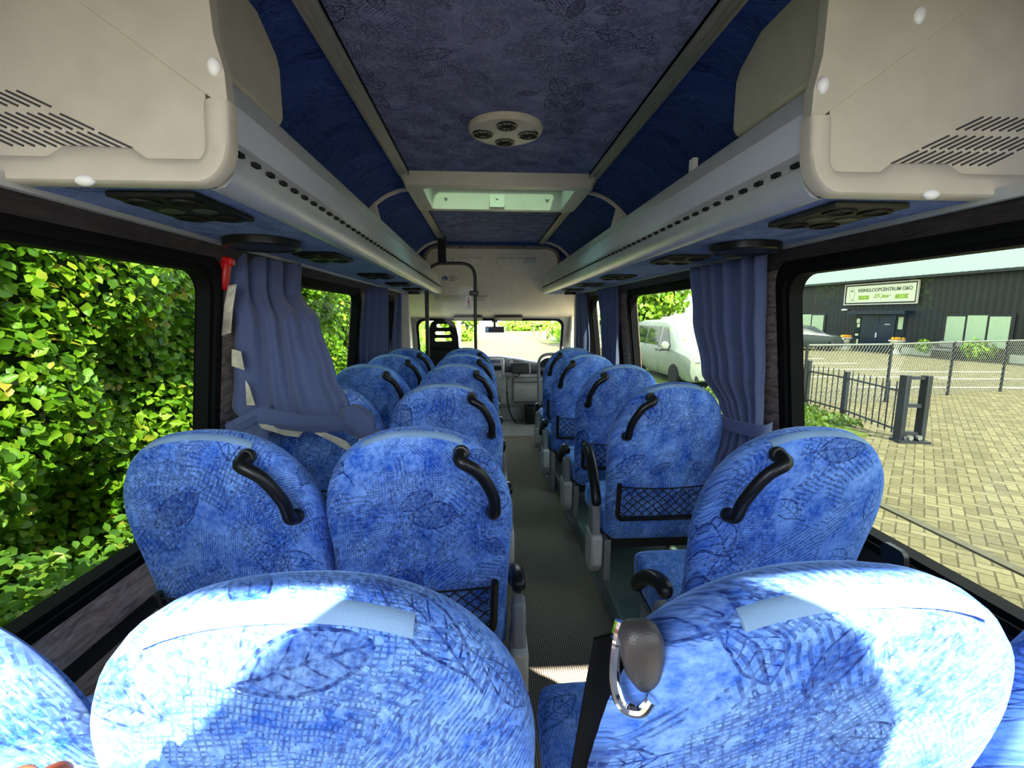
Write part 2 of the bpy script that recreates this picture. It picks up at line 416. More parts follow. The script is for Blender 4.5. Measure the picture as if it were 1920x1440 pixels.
def fillet(pts, r, n=6):
    """round the corners of a polyline"""
    P = [Vector(p) for p in pts]; out = [P[0]]
    for i in range(1, len(P) - 1):
        a = (P[i - 1] - P[i]); b = (P[i + 1] - P[i]); q = min(r, a.length * 0.49, b.length * 0.49)
        A = P[i] + a.normalized() * q; B = P[i] + b.normalized() * q
        for k in range(n + 1):
            t = k / n; out.append(A * (1 - t) ** 2 + P[i] * 2 * t * (1 - t) + B * t * t)
    out.append(P[-1]); return out
# ------------------------------------------------------------------ bus shell
SIDES = (('left', -1), ('right', 1))
HWP = [(-0.05, 1.085), (0.62, 1.085), (1.463, 0.987), (1.54, 0.945), (1.64, 0.93)]
def hwz(z):
    for (a, p), (b, q) in zip(HWP, HWP[1:]):
        if z <= b: return p + (q - p) * (z - a) / (b - a)
    return HWP[-1][1]
WINS = [(-0.32, 1.615), (1.95, 3.40), (3.74, 4.62)]
WZ0, WZ1 = 0.62, 1.463
def wall(side, s):
    mb = MB()
    ys = [-0.5] + [y for w in WINS for y in w] + [4.92]
    zs = [-0.05, WZ0, WZ1, 1.54, 1.64]
    for i in range(len(ys) - 1):
        for k in range(len(zs) - 1):
            if k == 1 and (ys[i], ys[i + 1]) in WINS: continue
            if k == 3 and i < 2: continue
            y0, y1, z0, z1 = ys[i], ys[i + 1], zs[k], zs[k + 1]
            v = [(X0 + s * (hwz(z) + d), y, z) for d in (0, 0.05) for y, z in ((y0, z0), (y1, z0), (y1, z1), (y0, z1))]
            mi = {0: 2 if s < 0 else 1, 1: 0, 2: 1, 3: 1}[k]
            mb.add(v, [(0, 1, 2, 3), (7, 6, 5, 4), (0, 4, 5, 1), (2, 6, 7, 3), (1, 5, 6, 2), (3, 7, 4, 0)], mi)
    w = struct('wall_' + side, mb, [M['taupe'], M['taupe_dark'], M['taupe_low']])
    # groove and ledge under the windows
    g = MB(); g.box((X0 + s * 1.075, 2.2, 0.46), (0.03, 5.4, 0.03)); struct('groove_strip', g, M['black_matt'], w)
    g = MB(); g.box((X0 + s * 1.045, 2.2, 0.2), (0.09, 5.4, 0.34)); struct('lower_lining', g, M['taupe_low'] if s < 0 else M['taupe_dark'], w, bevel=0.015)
    return w
wn = 0
for side, s in SIDES:
    wall(side, s)
    for y0, y1 in WINS:
        wn += 1
        fn = lambda a, b, d, s=s: (X0 + s * (hwz(min(max(b, WZ0), WZ1)) - (b < WZ0) * 0 - d), a, b)
        mb = MB()
        mb.ring(rrect(y0 - 0.045, y1 + 0.045, WZ0 - 0.024, WZ1 + 0.04, 0.10), rrect(y0 + 0.03, y1 - 0.03, WZ0 + 0.025, WZ1 - 0.025, 0.075), fn, 0.014, -0.035)
        mb.ring(rrect(y0 - 0.01, y1 + 0.01, WZ0 - 0.01, WZ1 + 0.01, 0.10), rrect(y0 + 0.012, y1 - 0.012, WZ0 + 0.008, WZ1 - 0.008, 0.085), fn, 0.026, 0.0)
        w = struct('window_%d' % wn, mb, M['rubber'], ang=40)
        g = MB(); p = rrect(y0 + 0.01, y1 - 0.01, WZ0 + 0.01, WZ1 - 0.01, 0.085)
        g.add([fn(a, b, -0.03) for a, b in p], [tuple(range(len(p)))])
        struct('pane', g, M['tint'], w)
        if wn == 4:   # latch tab on the right rear window
            g = MB(); q = rrect(1.09, 1.165, WZ0 - 0.01, WZ0 + 0.045, 0.018)
            g.prism(q, fn, 0.03, 0.045); struct('latch_tab', g, M['black'], w)
# floor
mb = MB(); mb.box((X0, 2.17, -0.02), (2.3, 5.34, 0.04)); struct('floor', mb, M['carpet'])
mb = MB(); mb.box((X0, 5.4, -0.018), (2.3, 1.12, 0.04)); struct('floor_cab', mb, M['vinyl'])
mb = MB(); mb.box((X0 + 0.755, 2.75, 0.055), (0.63, 3.7, 0.11)); struct('trim_1', mb, M['plinth'], bevel=0.01)
mb = MB(); mb.box((X0, -0.05, 0.03), (2.15, 0.9, 0.06)); struct('floor_rear', mb, M['carpet'])
# unseen rear wall; openings and added pier shaped to part-shade the rear seats
def rear():
    mb = MB(); yb = -0.46
    fr = lambda a, b, d: (a, d, b)
    mb.box((X0, yb, 0.25), (2.4, 0.06, 0.6)); mb.box((X0, yb, 2.04), (2.7, 0.06, 0.33))
    mb.prism([(-0.10, 0.5), (-0.10, 1.45), (-0.06, 1.66), (0.16, 1.86), (0.20, 2.1), (0.40, 2.1), (0.44, 1.86), (0.64, 1.66), (0.68, 1.45), (0.68, 0.5)], fr, yb - 0.03, yb + 0.03)  # added pier, cut to cast a head-and-shoulders shadow on the rear row
    for s in (-1, 1): mb.box((X0 + s * 1.22, yb, 1.2), (0.16, 0.06, 2.0))
    struct('wall_back', mb, M['beige2'])
rear()
# ceiling: centre panel with the hatch opening, and the coves
CZ = 2.05
HX0, HX1, HY0, HY1 = -0.34, 0.52, 2.68, 3.14
mb = MB()
for xa, xb, ya, yb in ((-0.43, HX0, -0.5, 4.95), (HX1, 0.61, -0.5, 4.95), (HX0, HX1, -0.5, HY0), (HX0, HX1, HY1, 4.95)):
    mb.box(((xa + xb) / 2, (ya + yb) / 2, CZ + 0.02), (xb - xa, yb - ya, 0.04))
struct('ceiling', mb, M['roof_cloth'])
CP = [(0.50, 2.055), (0.60, 2.045), (0.70, 2.0), (0.79, 1.92), (0.86, 1.80), (0.905, 1.68), (0.94, 1.58)]
for i, (side, s) in enumerate(SIDES):
    mb = MB()
    r = [[(X0 + s * h, y, z) for h, z in CP] + [(X0 + s * (h + 0.04), y, z + 0.04) for h, z in reversed(CP)] for y in (0.97, 2, 3, 4, 4.95)]
    mb.loft(r)
    q = [(0.50, 2.055), (0.80, 2.05), (1.10, 2.02), (1.26, 1.85), (1.26, 1.5), (0.99, 1.5)]
    mb.loft([[(X0 + s * h, y, z) for h, z in q] + [(X0 + s * (h + 0.04), y, z + 0.04) for h, z in reversed(q)] for y in (-0.5, 0.97)])
    struct('ceiling_' + side, mb, M['cove_cloth'])
    # aluminium rail along the ceiling edge
    mb = MB()
    for ya, yb in ((-0.4, 2.585), (3.205, 4.93)):
        for dx, w, h in ((0, 0.056, 0.012), (-0.023, 0.010, 0.022), (0.023, 0.010, 0.022), (0.004, 0.007, 0.018)):
            mb.box((X0 + s * (0.505 + dx), (ya + yb) / 2, CZ - h / 2), (w, yb - ya, h))
    struct('trim_%d' % (2 + i), mb, M['alu'])
    # arched rib beside the hatch and the bracket at its foot
    mb = MB(); p = [(h - 0.008, z - 0.008) for h, z in CP]
    mb.tube(smooth_path([(X0 + s * h, 2.92, z) for h, z in p], 4), 0.013, 6)
    mb.prism([(0.70, 1.83), (0.735, 1.97), (0.77, 1.90), (0.80, 1.78), (0.86, 1.66), (0.74, 1.66)], lambda a, b, d, s=s: (X0 + s * a, d, b), 2.90, 2.94)
    mb.tube(smooth_path([(X0 + s * h, 4.86, z) for h, z in p], 4), 0.016, 6)
    struct('trim_%d' % (4 + i), mb, M['beige2'])
# roof hatch
th = thing('roof_hatch', 'beige framed roof hatch with green glass in the blue ceiling', 'roof hatch', (X0, 2.9, 2.0))
fn = lambda a, b, d: (a, b, d)
mb = MB()
o_ = rrect(-0.42, 0.60, 2.59, 3.20, 0.03, 3); i_ = rrect(HX0 + 0.01, HX1 - 0.01, 2.66, 3.145, 0.02, 3)
mb.loft([[(a, b, 2.052) for a, b in rrect(-0.45, 0.63, 2.57, 3.22, 0.03, 3)], [(a, b, 1.985) for a, b in o_], [(a, b, 1.985) for a, b in i_], [(a, b, 2.11) for a, b in rrect(HX0 + 0.015, HX1 - 0.015, 2.675, 3.12, 0.03, 3)]], cap0=False, cap1=False)
obj('frame', mb, M['beige'], th, ang=30)
mb = MB(); mb.ring(rrect(HX0, HX1, 2.66, 3.14, 0.03, 3), rrect(HX0 + 0.04, HX1 - 0.04, 2.70, 3.10, 0.03, 3), fn, 2.105, 2.125)
obj('seal', mb, M['rubber'], th)
mb = MB(); mb.box((X0, 2.9, 2.135), (HX1 - HX0, 0.5, 0.012)); obj('roof_glass', mb, M['hatch'], th)
mb = MB(); mb.box((X0, 3.133, 2.045), (0.10, 0.012, 0.10))
obj('latch_plate', mb, M['beige'], th, bevel=0.003)
for x in (-0.24, X0, 0.42):
    mb = MB(); mb.ball((x, 3.128, 2.05), (0.010, 0.008, 0.010), 10, 6); obj('screw', mb, M['alu'], th)
# round ceiling vent
th = thing('ceiling_vent', 'round beige ceiling vent with four dark nozzles', 'vent', (X0 + 0.003, 1.985, CZ))
mb = MB(); mb.lathe([(0.152, 0.0), (0.15, -0.012), (0.14, -0.022), (0.11, -0.027), (0.0001, -0.028)], (X0 + 0.003, 1.985, CZ), 40)
obj('disc', mb, M['beige'], th)
for dx, dy in ((0.092, 0), (-0.092, 0), (0, 0.085), (0, -0.085)):
    c = (X0 + 0.003 + dx, 1.985 + dy, CZ - 0.0275)
    mb = MB(); mb.lathe([(0.042, 0.004), (0.042, -0.004), (0.036, -0.004), (0.034, 0.002), (0.0001, 0.002)], c, 20)
    n = obj('nozzle', mb, M['black'], th)
    mb = MB()
    for a in range(4): mb.box((c[0], c[1], c[2] - 0.002), (0.066, 0.004, 0.004), rz=a * PI / 4)
    mb.ball((c[0], c[1], c[2] - 0.001), (0.010, 0.010, 0.006), 8, 5)
    obj('grille', mb, M['black_matt'], n)
mb = MB(); mb.box((X0 + 0.003, 1.96, CZ - 0.029), (0.018, 0.012, 0.003)); obj('badge', mb, M['ltgrey'], th)
# ------------------------------------------------------------------ luggage racks
RY0, RY1 = 0.95, 5.34
FAS = [(0.598, 1.536), (0.580, 1.541), (0.566, 1.556), (0.560, 1.580), (0.562, 1.600)]
def rack(side, s):
    th = thing('luggage_rack', {'left': 'long silver overhead luggage rack along the left windows', 'right': 'long silver overhead luggage rack along the right windows'}[side], 'luggage rack', (X0 + s * 0.75, 3.0, 1.53), 'overhead luggage racks')
    P = lambda h, y, z: (X0 + s * h, y, z)
    def strip(name, prof, mat, y0=RY0, y1=RY1, t=0.012, **k):
        mb = MB(); n = len(prof)
        back = [(h + t, z + 0.002) for h, z in reversed(prof)]
        loop = prof + back
        ys = [y0, y1 - 0.06, y1 - 0.02, y1]
        rings = []
        for i, y in enumerate(ys):
            q = (0, 0, 0.018, 0.05)[i]
            rings.append([P(h + q * (1 if h < 0.66 else 0), y, z + q * 0.35) for h, z in loop])
        mb.loft(rings); return obj(name, mb, mat, th, **k)
    strip('nose_panel', FAS, M['silver'])
    mb = MB(); mb.loft([[P(h, y, z) for h, z in ((0.562, 1.600), (0.569, 1.604), (0.569, 1.614), (0.565, 1.618), (0.58, 1.618), (0.58, 1.600))] for y in (RY0, RY1 - 0.04)])
    y = RY0 + 0.03
    while y < 5.2: mb.box(P(0.564, y, 1.609), (0.012, 0.022, 0.008), 1); y += 0.066
    obj('slot_channel', mb, [M['silver'], M['black_matt']], th)
    strip('lower_ledge', [(0.565, 1.618), (0.570, 1.634)], M['silver'])
    strip('light_strip', [(0.570, 1.634), (0.583, 1.675), (0.600, 1.730)], M['lens'])
    strip('upper_lip', [(0.600, 1.730), (0.604, 1.760), (0.612, 1.782), (0.63, 1.794), (0.66, 1.792), (0.665, 1.77)], M['silver'])
    mb = MB(); mb.loft([[P(h, y, z) for h, z in ((0.596, 1.538), (0.93, 1.536), (0.93, 1.56), (0.60, 1.56))] for y in (0.95, RY1 - 0.02)])
    obj('fabric_underside', mb, M['rack_cloth'], th)
    mb = MB(); mb.loft([[P(h, y, z) for h, z in ((0.93, 1.525), (0.962, 1.527), (0.965, 1.55), (0.93, 1.55))] for y in (0.5, RY1 - 0.02)])
    obj('edge_strip', mb, M['ltgrey'], th)
    mb = MB(); mb.loft([[P(h, y, z) for h, z in ((0.66, 1.60), (0.90, 1.60), (0.90, 1.62), (0.66, 1.62))] for y in (0.95, RY1 - 0.05)])
    obj('shelf', mb, M['rack_cloth'], th)
    for yc in (1.075, 1.93, 2.82, 3.55, 4.25):
        mb = MB(); mb.box(P(0.725, yc, 1.529), (0.165, 0.235, 0.012))
        v = obj('vent_panel', mb, M['vent_black'] if s < 0 else M['olive'], th, bevel=0.004)
        for a in (-0.04, 0.04):
            for b in (-0.075, 0.075):
                mb = MB(); c = P(0.725 + a, yc + b, 1.5225)
                mb.lathe([(0.032, 0.0), (0.032, -0.004), (0.026, -0.004), (0.022, 0.0005), (0.0001, 0.0005)], c, 18)
                mb.box(c, (0.044, 0.004, 0.003), rz=0.6)
                obj('nozzle', mb, M['vent_black'], v)
        for a in (-0.035, 0.035):
            mb = MB(); mb.lathe([(0.024, 0.0), (0.024, -0.002), (0.0001, -0.003)], P(0.725 + a, yc, 1.5225), 16)
            obj('reading_lamp', mb, M['dkgrey'], v)
    mb = MB(); mb.lathe([(0.112, 0.004), (0.112, -0.016), (0.108, -0.021), (0.098, -0.022), (0.095, -0.018), (0.0001, -0.017)], P(0.79, 1.55, 1.53), 36)
    obj('speaker', mb, M['black'], th)
    if s < 0:
        mb = MB(); mb.lathe([(0.06, 0.004), (0.06, -0.02), (0.0001, -0.022)], P(0.80, 4.8, 1.53), 24); obj('speaker', mb, M['black'], th)
    else:
        mb = MB(); mb.lathe([(0.06, 0.004), (0.06, -0.02), (0.0001, -0.022)], P(0.80, 4.8, 1.53), 24); obj('speaker', mb, M['black'], th)
        mb = MB(); mb.box(P(0.645, 1.66, 1.815), (0.018, 0.035, 0.05)); obj('clip', mb, M['white'], th, bevel=0.002)
        mb = MB(); mb.box(P(0.72, 1.33, 1.99), (0.06, 0.03, 0.12), rx=0.3); obj('bracket', mb, M['dkgrey'], th, bevel=0.01)

for sd in SIDES: rack(*sd)
# ------------------------------------------------------------------ air conditioning end covers
def ac(side, s):
    th = thing('air_conditioner', 'beige %s air conditioning cover with slanted vent slots' % ('upper left' if s < 0 else 'upper right'), 'air conditioner', (X0 + s * 0.8, 0.9, 1.6), 'air conditioning covers')
    F = lambda h, z, d: (X0 + s * h, 0.915 + d + (z - 1.6) * 0.10, z)
    # lower cover: rounded inner corner, raised rim, sunk face
    seam = [(0.552, 1.688), (0.60, 1.724), (0.70, 1.796), (0.86, 1.911), (1.24, 2.185)]
    path = [(0.548, 1.684), (0.548, 1.66), (0.548, 1.63), (0.548, 1.61)] + [(0.548 + 0.062 * (1 - math.cos(t)), 1.534 + 0.076 * (1 - math.sin(t))) for t in [PI / 2 * k / 10 for k in range(1, 11)]] + [(h, 1.534) for h in (0.64, 0.68, 0.70, 0.725, 0.78, 0.84, 0.87, 0.92, 1.0, 1.24)]
    lift = {0.725: 0.018, 0.78: 0.020, 0.84: 0.020}
    def off(i):
        out = []; n = len(path)
        for k, (h, z) in enumerate(path):
            a_, b_ = path[max(k - 1, 0)], path[min(k + 1, n - 1)]; tx, tz = b_[0] - a_[0], b_[1] - a_[1]; L = math.hypot(tx, tz)
            out.append((h - tz / L * i, z + tx / L * i + (lift.get(h, 0) if i > 0.03 else 0)))
        return out
    mb = MB()
    mb.loft([[F(h, z, d) for h, z in off(i)] for i, d in ((0.0, 0.03), (0.0, 0.003), (0.005, -0.004), (0.030, -0.006), (0.040, 0.0), (0.050, 0.012), (0.052, 0.02))], closed=False)
    face = off(0.045)
    face[0] = (0.593, 1.712)
    poly = face + [(1.24, 2.18)] + [(h, z - 0.004) for h, z in reversed(seam[1:-1])]
    poly = [p for k, p in enumerate(poly) if k != len(poly) - 1]
    mb.prism(poly, lambda a, b, d: F(a, b, d), 0.010, 0.03)
    obj('lower_cover', mb, M['beige'], th, ang=50)
    mb = MB()
    up = [(0.550, 1.66)] + [(h, z - 0.02) for h, z in seam] + [(1.24, 2.4), (0.60, 2.4), (0.585, 1.95), (0.572, 1.80), (0.555, 1.735)]
    mb.prism(up, lambda a, b, d: F(a, b, d), 0.004, 0.03)
    obj('upper_cover', mb, M['beige'], th, bevel=0.004)
    mb = MB()
    mb.prism([(0.955, 1.805), (1.37, 1.805), (1.395, 1.83), (1.395, 1.96), (1.375, 1.99), (1.16, 2.10), (0.955, 2.10)], lambda a, b, d: (X0 + s * d, a, b), 0.635, 0.87)
    obj('side_housing', mb, M['beige'], th, bevel=0.012)
    for h, z in ((0.572, 1.742), (0.765, 1.88)):
        mb = MB(); c = F(h, z, 0.002); mb.ball(c, (0.012, 0.008, 0.016), 12, 8); obj('screw_cap', mb, M['white'], th)
    mb = MB(); c = F(0.80, 1.538, 0.0); mb.ball(c, (0.018, 0.010, 0.010), 12, 8); obj('screw_cap', mb, M['white'], th)
    mb = MB()
    for row, (h0, z0, n) in enumerate(((0.724, 1.599, 12), (0.788, 1.630, 12), (0.859, 1.668, 10))):
        for k in range(n):
            a = (h0 + k * 0.0185, z0); b = (a[0] + 0.056, a[1] + 0.026)
            mb.tube([F(a[0], a[1], 0.0095), F(b[0], b[1], 0.0095)], 0.0021, 5)
    obj('vent_grille', mb, M['dkgrey'], th)
for sd in SIDES: ac(*sd)
# ------------------------------------------------------------------ front: header, cab, windscreen
mb = MB()
HX = 0.70
arch = [(X0 + HX, 1.60), (X0 + HX, 1.86)] + [(X0 + HX - 0.14 + a, 1.86 + b) for a, b in arc((0, 0), 0.14, 0, 90, 6)][1:] + [(X0 - HX + 0.14 + a, 1.86 + b) for a, b in arc((0, 0), 0.14, 90, 180, 6)] + [(X0 - HX, 1.60), (X0 - 0.88, 1.55), (X0 - 0.88, 0.0), (X0 + 0.88, 0.0), (X0 + 0.88, 1.55)]
def outw(p):
    x, z = p; dx = x - X0
    if z > 1.99: return (x, 2.2)
    if z < 0.01: return (X0 + math.copysign(1.15, dx), -0.03)
    return (X0 + math.copysign(1.15, dx), 2.2 if z > 1.86 else z)
mb.ring([outw(p) for p in arch], arch, lambda a, b, d: (a, d, b), 4.93, 4.97)
mb.mi = [1 if max(mb.v[i][2] for i in f) < 1.87 else 0 for f in mb.f]
struct('wall_front', mb, [M['cove_cloth'], M['beige2']])
mb = MB(); q = [(a, 4.92, b) for a, b in arch[:-5]]
mb.tube([(X0 + HX, 4.92, 1.55)] + q[1:] + [(X0 - HX, 4.92, 1.55)], 0.020, 8); struct('trim_6', mb, M['taupe'])
# overhead panel above the cab
prof = [(4.95, 2.02), (5.02, 1.97), (5.10, 1.86), (5.20, 1.70), (5.30, 1.55), (5.42, 1.43), (5.60, 1.335), (5.88, 1.265)]
mb = MB(); n = len(prof)
mb.loft([[(x, y, z) for y, z in prof] + [(x, y + 0.03, z + 0.03) for y, z in reversed(prof)] for x in (X0 - 1.15, X0 - 0.6, X0, X0 + 0.6, X0 + 1.15)])
pan = struct('ceiling_cab', mb, M['beige2'], ang=60)
for xa, xb in ((-0.33, -0.02), (0.14, 0.43)):
    mb = MB(); mb.box(((xa + xb) / 2, 5.075, 1.875), (xb - xa, 0.02, 0.075), rx=0.55); struct('recess_pad', mb, M['beige2'], pan, bevel=0.01)
mb = MB(); mb.box((X0 - 0.35, 5.36, 1.50), (0.62, 0.10, 0.07), rx=0.6); struct('storage_lip', mb, M['beige2'], pan, bevel=0.02)
th = thing('cab_lamp', 'small rectangular cab lamp in the beige overhead panel', 'lamp', (0.51, 5.06, 1.875))
mb = MB(); mb.box((0.51, 5.07, 1.875), (0.15, 0.02, 0.075), rx=0.55); obj('bezel', mb, M['beige2'], th, bevel=0.006)
mb = MB(); mb.box((0.51, 5.06, 1.872), (0.11, 0.02, 0.045), rx=0.55); obj('lens', mb, M['ltgrey'], th, bevel=0.004)
# windscreen
mb = MB(); f3 = lambda a, b, d: (a, d - (b - 1.0) * 0.35, b)
mb.ring(rrect(-1.15, 1.33, 0.55, 1.42, 0.05), rrect(-0.84, 1.0, 0.66, 1.235, 0.09), f3, 5.96, 6.04)
w = struct('window_7', mb, M['grey'], ang=40)
p = rrect(-0.9, 1.06, 0.62, 1.29, 0.09); g = MB(); g.add([f3(a, b, 6.02) for a, b in p], [tuple(range(len(p)))]); struct('pane', g, M['clear'], w)
mb = MB(); mb.ring(rrect(-0.86, 1.02, 0.64, 1.255, 0.09), rrect(-0.83, 0.99, 0.66, 1.228, 0.09), f3, 5.95, 5.97); struct('window_seal', mb, M['rubber'], w)
# cab side walls with door windows
for side, s in SIDES:
    mb = MB(); X = X0 + s * 1.03
    for y0, y1, z0, z1 in ((4.95, 5.9, -0.05, 0.86), (4.95, 5.9, 1.36, 1.75), (4.95, 5.10, 0.86, 1.36), (5.78, 5.95, 0.8, 1.45)):
        mb.box((X, (y0 + y1) / 2, (z0 + z1) / 2), (0.05, y1 - y0, z1 - z0))
    mb.tube(smooth_path([(X - s * 0.07, 5.02, 1.52), (X - s * 0.075, 5.02, 1.35), (X - s * 0.06, 5.03, 1.1), (X - s * 0.06, 5.03, 0.6)], 4), [0.06] * 13, 10)
    w = struct('wall_cab_' + side, mb, M['beige2'], bevel=0.01)
    g = MB(); g.box((X, 5.45, 1.11), (0.006, 0.68, 0.5)); struct('door_pane', g, M['clear'], w)
mb = MB(); mb.box((0.9, 5.0, 1.3), (0.05, 0.02, 0.02))
for i, (x, z, n_, lab) in enumerate(((-0.20, 1.262, 'left', 'grey sun visor above the windscreen, driver side of the mirror'), (0.30, 1.262, 'right', 'grey sun visor above the windscreen, passenger side of the mirror'))):
    mb = MB(); mb.box((x, 5.80, z), (0.36, 0.16, 0.022), rx=-0.25); tag(obj('sun_visor', mb, M['dkgrey'], bevel=0.008), lab, 'sun visor', 'cab sun visors')
th = thing('rear_view_mirror', 'black rear-view mirror hanging at the top of the windscreen', 'mirror', (0.13, 5.84, 1.2))
mb = MB(); mb.box((0.13, 5.84, 1.12), (0.24, 0.03, 0.075)); obj('housing', mb, M['black'], th, bevel=0.01)
mb = MB(); mb.tube([(0.13, 5.85, 1.12), (0.13, 5.87, 1.20), (0.13, 5.90, 1.235)], 0.014, 8); mb.box((0.13, 5.89, 1.222), (0.07, 0.05, 0.02)); obj('stem', mb, M['black'], th)
mb = MB(); mb.box((0.055, 5.823, 1.12), (0.085, 0.004, 0.06)); obj('mirror_glass', mb, M['mirror_glass'], th)
# dashboard
th = thing('dashboard', 'grey dashboard with black top pad under the windscreen', 'dashboard', (0.1, 5.7, 0.0))
mb = MB(); pr = [(5.62, 0.0), (5.60, 0.16), (5.52, 0.22), (5.47, 0.40), (5.50, 0.55), (5.54, 0.60), (5.58, 0.66), (5.98, 0.66), (5.98, 0.0)]
mb.loft([[(x, y + 0.05 * ((x - X0) / 1.0) ** 2, z) for y, z in pr] for x in (-1.0, -0.5, 0.0, 0.3, 0.6, 1.1)]); obj('lower_body', mb, M['ltgrey'], th, ang=30)
mb = MB()
def dz(x): return 0.80 - 0.10 * max(0.0, min(1, (x - 0.15) / 0.6)) ** 1.3
mb.loft([[(x, 5.52, 0.60), (x, 5.50, 0.64), (x, 5.53, dz(x) - 0.04), (x, 5.58, dz(x)), (x, 5.8, dz(x) + 0.0), (x, 5.98, dz(x) - 0.06), (x, 5.98, 0.60)] for x in (-1.0, -0.3, 0.0, 0.2, 0.4, 0.6, 0.8, 1.1)]); obj('top_pad', mb, M['dkgrey'], th, ang=50)
mb = MB(); mb.box((0.10, 5.485, 0.60), (0.27, 0.08, 0.38), rx=-0.08); con = obj('centre_console', mb, M['ltgrey'], th, bevel=0.015)
mb = MB(); mb.box((0.09, 5.45, 0.745), (0.19, 0.03, 0.05)); obj('card_slot', mb, M['chrome'], con)
mb = MB(); mb.box((0.10, 5.445, 0.675), (0.20, 0.03, 0.055)); obj('radio', mb, M['black'], con, bevel=0.004)
for x in (0.06, 0.175):
    mb = MB(); mb.lathe([(0.028, 0.0), (0.028, 0.012), (0.022, 0.016), (0.0001, 0.016)], (x, 5.452, 0.575), 16, axis=(0, -1, 0)); mb.box((x, 5.432, 0.575), (0.008, 0.012, 0.04)); obj('dial', mb, M['white'], con)
for z in (0.50, 0.465, 0.43):
    mb = MB(); mb.box((0.10, 5.45, z), (0.20, 0.02, 0.022)); obj('switch_row', mb, M['dkgrey'], con)
mb = MB(); mb.box((0.06, 5.54, 0.20), (0.26, 0.10, 0.36)); obj('console_foot', mb, M['grey'], th, bevel=0.01)
mb = MB(); mb.lathe([(0.055, 0.0), (0.055, 0.02), (0.045, 0.03), (0.0001, 0.04)], (0.29, 5.545, 0.725), 22, axis=(0, -1, 0)); obj('round_vent', mb, M['grey'], th)
mb = MB(); mb.lathe([(0.13, 0.0), (0.13, 0.01), (0.11, 0.012), (0.105, 0.002), (0.0001, 0.0)], (0.78, 5.53, 0.66), 22, axis=(0, -1, 0)); obj('side_recess', mb, M['black'], th)
mb = MB(); mb.ring(rrect(0.34, 0.98, 0.25, 0.56, 0.03), rrect(0.345, 0.975, 0.255, 0.555, 0.03), lambda a, b, d: (a, d, b), 5.455, 5.50); obj('glovebox_seam', mb, M['dkgrey'], th)
mb = MB(); mb.box((0.65, 5.475, 0.50), (0.62, 0.01, 0.008)); obj('shelf_seam', mb, M['dkgrey'], th)
th = thing('navigation_screen', 'small dark navigation screen propped on the dashboard', 'screen', (0.42, 5.44, 0.6))
mb = MB(); mb.box((0.42, 5.44, 0.675), (0.21, 0.025, 0.125), rx=-0.15, rz=0.15); obj('housing', mb, M['black'], th, bevel=0.008)
mb = MB(); mb.box((0.54, 5.455, 0.68), (0.012, 0.03, 0.14), rx=-0.15); obj('grey_edge', mb, M['ltgrey'], th)
mb = MB(); mb.tube(smooth_path([(0.42, 5.45, 0.61), (0.40, 5.43, 0.575), (0.33, 5.44, 0.58), (0.27, 5.43, 0.55)]), 0.005, 6); mb.tube([(0.42, 5.45, 0.62), (0.42, 5.465, 0.6)], 0.012); obj('cable', mb, M['black'], th)
th = thing('microphone', 'grey hand microphone on a coiled lead beside the centre console', 'microphone', (0.27, 5.42, 0.5))
mb = MB(); mb.tube([(0.265, 5.40, 0.40), (0.27, 5.40, 0.50), (0.275, 5.39, 0.58)], [0.014, 0.018, 0.02], 10); mb.box((0.275, 5.385, 0.60), (0.085, 0.05, 0.05)); obj('handset', mb, M['grey'], th, bevel=0.006)
mb = MB(); pth = smooth_path([(0.262, 5.39, 0.40), (0.27, 5.38, 0.28), (0.30, 5.37, 0.14), (0.36, 5.36, 0.03), (0.43, 5.36, 0.02), (0.46, 5.37, 0.06)], 14)
hel = []
for i, p in enumerate(pth):
    for k in range(4):
        a = 2 * PI * k / 4; q = pth[min(i + 1, len(pth) - 1)]; w_ = p.lerp(q, k / 4)
        hel.append(w_ + Vector((math.cos(a) * 0.008, math.sin(a) * 0.008, 0)) if i < 45 else w_)
mb.tube(hel, 0.004, 5); obj('coiled_lead', mb, M['black'], th)
mb = MB(); mb.box((0.635, 5.44, 0.115), (0.30, 0.2, 0.19)); tag(obj('box', mb, M['black_matt'], bevel=0.01), 'black box on the cab floor below the glovebox', 'box')
# driver screen of bent black tube with perspex
th = thing('driver_screen', 'bent black tube frame with clear screen behind the driver seat', 'partition', (-0.32, 4.62, 0.0))
YP = 4.62
mb = MB(); mb.tube(fillet([(-0.088, YP, 0.0), (-0.088, YP, 1.80), (-0.46, YP, 1.80), (-0.56, YP, 1.72)], 0.14), 0.016, 10); obj('tube', mb, M['black'], th)
mb = MB(); mb.tube([(-0.575, YP, 0.0), (-0.56, YP, 1.72)], 0.02, 10); obj('post', mb, M['black'], th)
mb = MB(); mb.box((-0.405, YP, 1.93), (0.078, 0.012, 0.26)); obj('ceiling_strap', mb, M['black_matt'], th)
mb = MB(); p = rrect(-0.545, -0.115, 0.72, 1.735, 0.07); mb.add([(a, YP + 0.02, b) for a, b in p] , [tuple(range(len(p)))]); sc_ = obj('perspex', mb, M['perspex'], th)
mb = MB(); mb.box((-0.10, YP + 0.005, 1.515), (0.09, 0.05, 0.045)); obj('clamp', mb, M['black'], th, bevel=0.01)
mb = MB(); mb.box((-0.57, YP + 0.005, 0.82), (0.09, 0.05, 0.045)); obj('clamp', mb, M['black'], th, bevel=0.01)
mb = MB(); mb.box((-0.155, YP + 0.014, 1.425), (0.052, 0.003, 0.13)); st = obj('arrow_sticker', mb, M['white'], sc_)
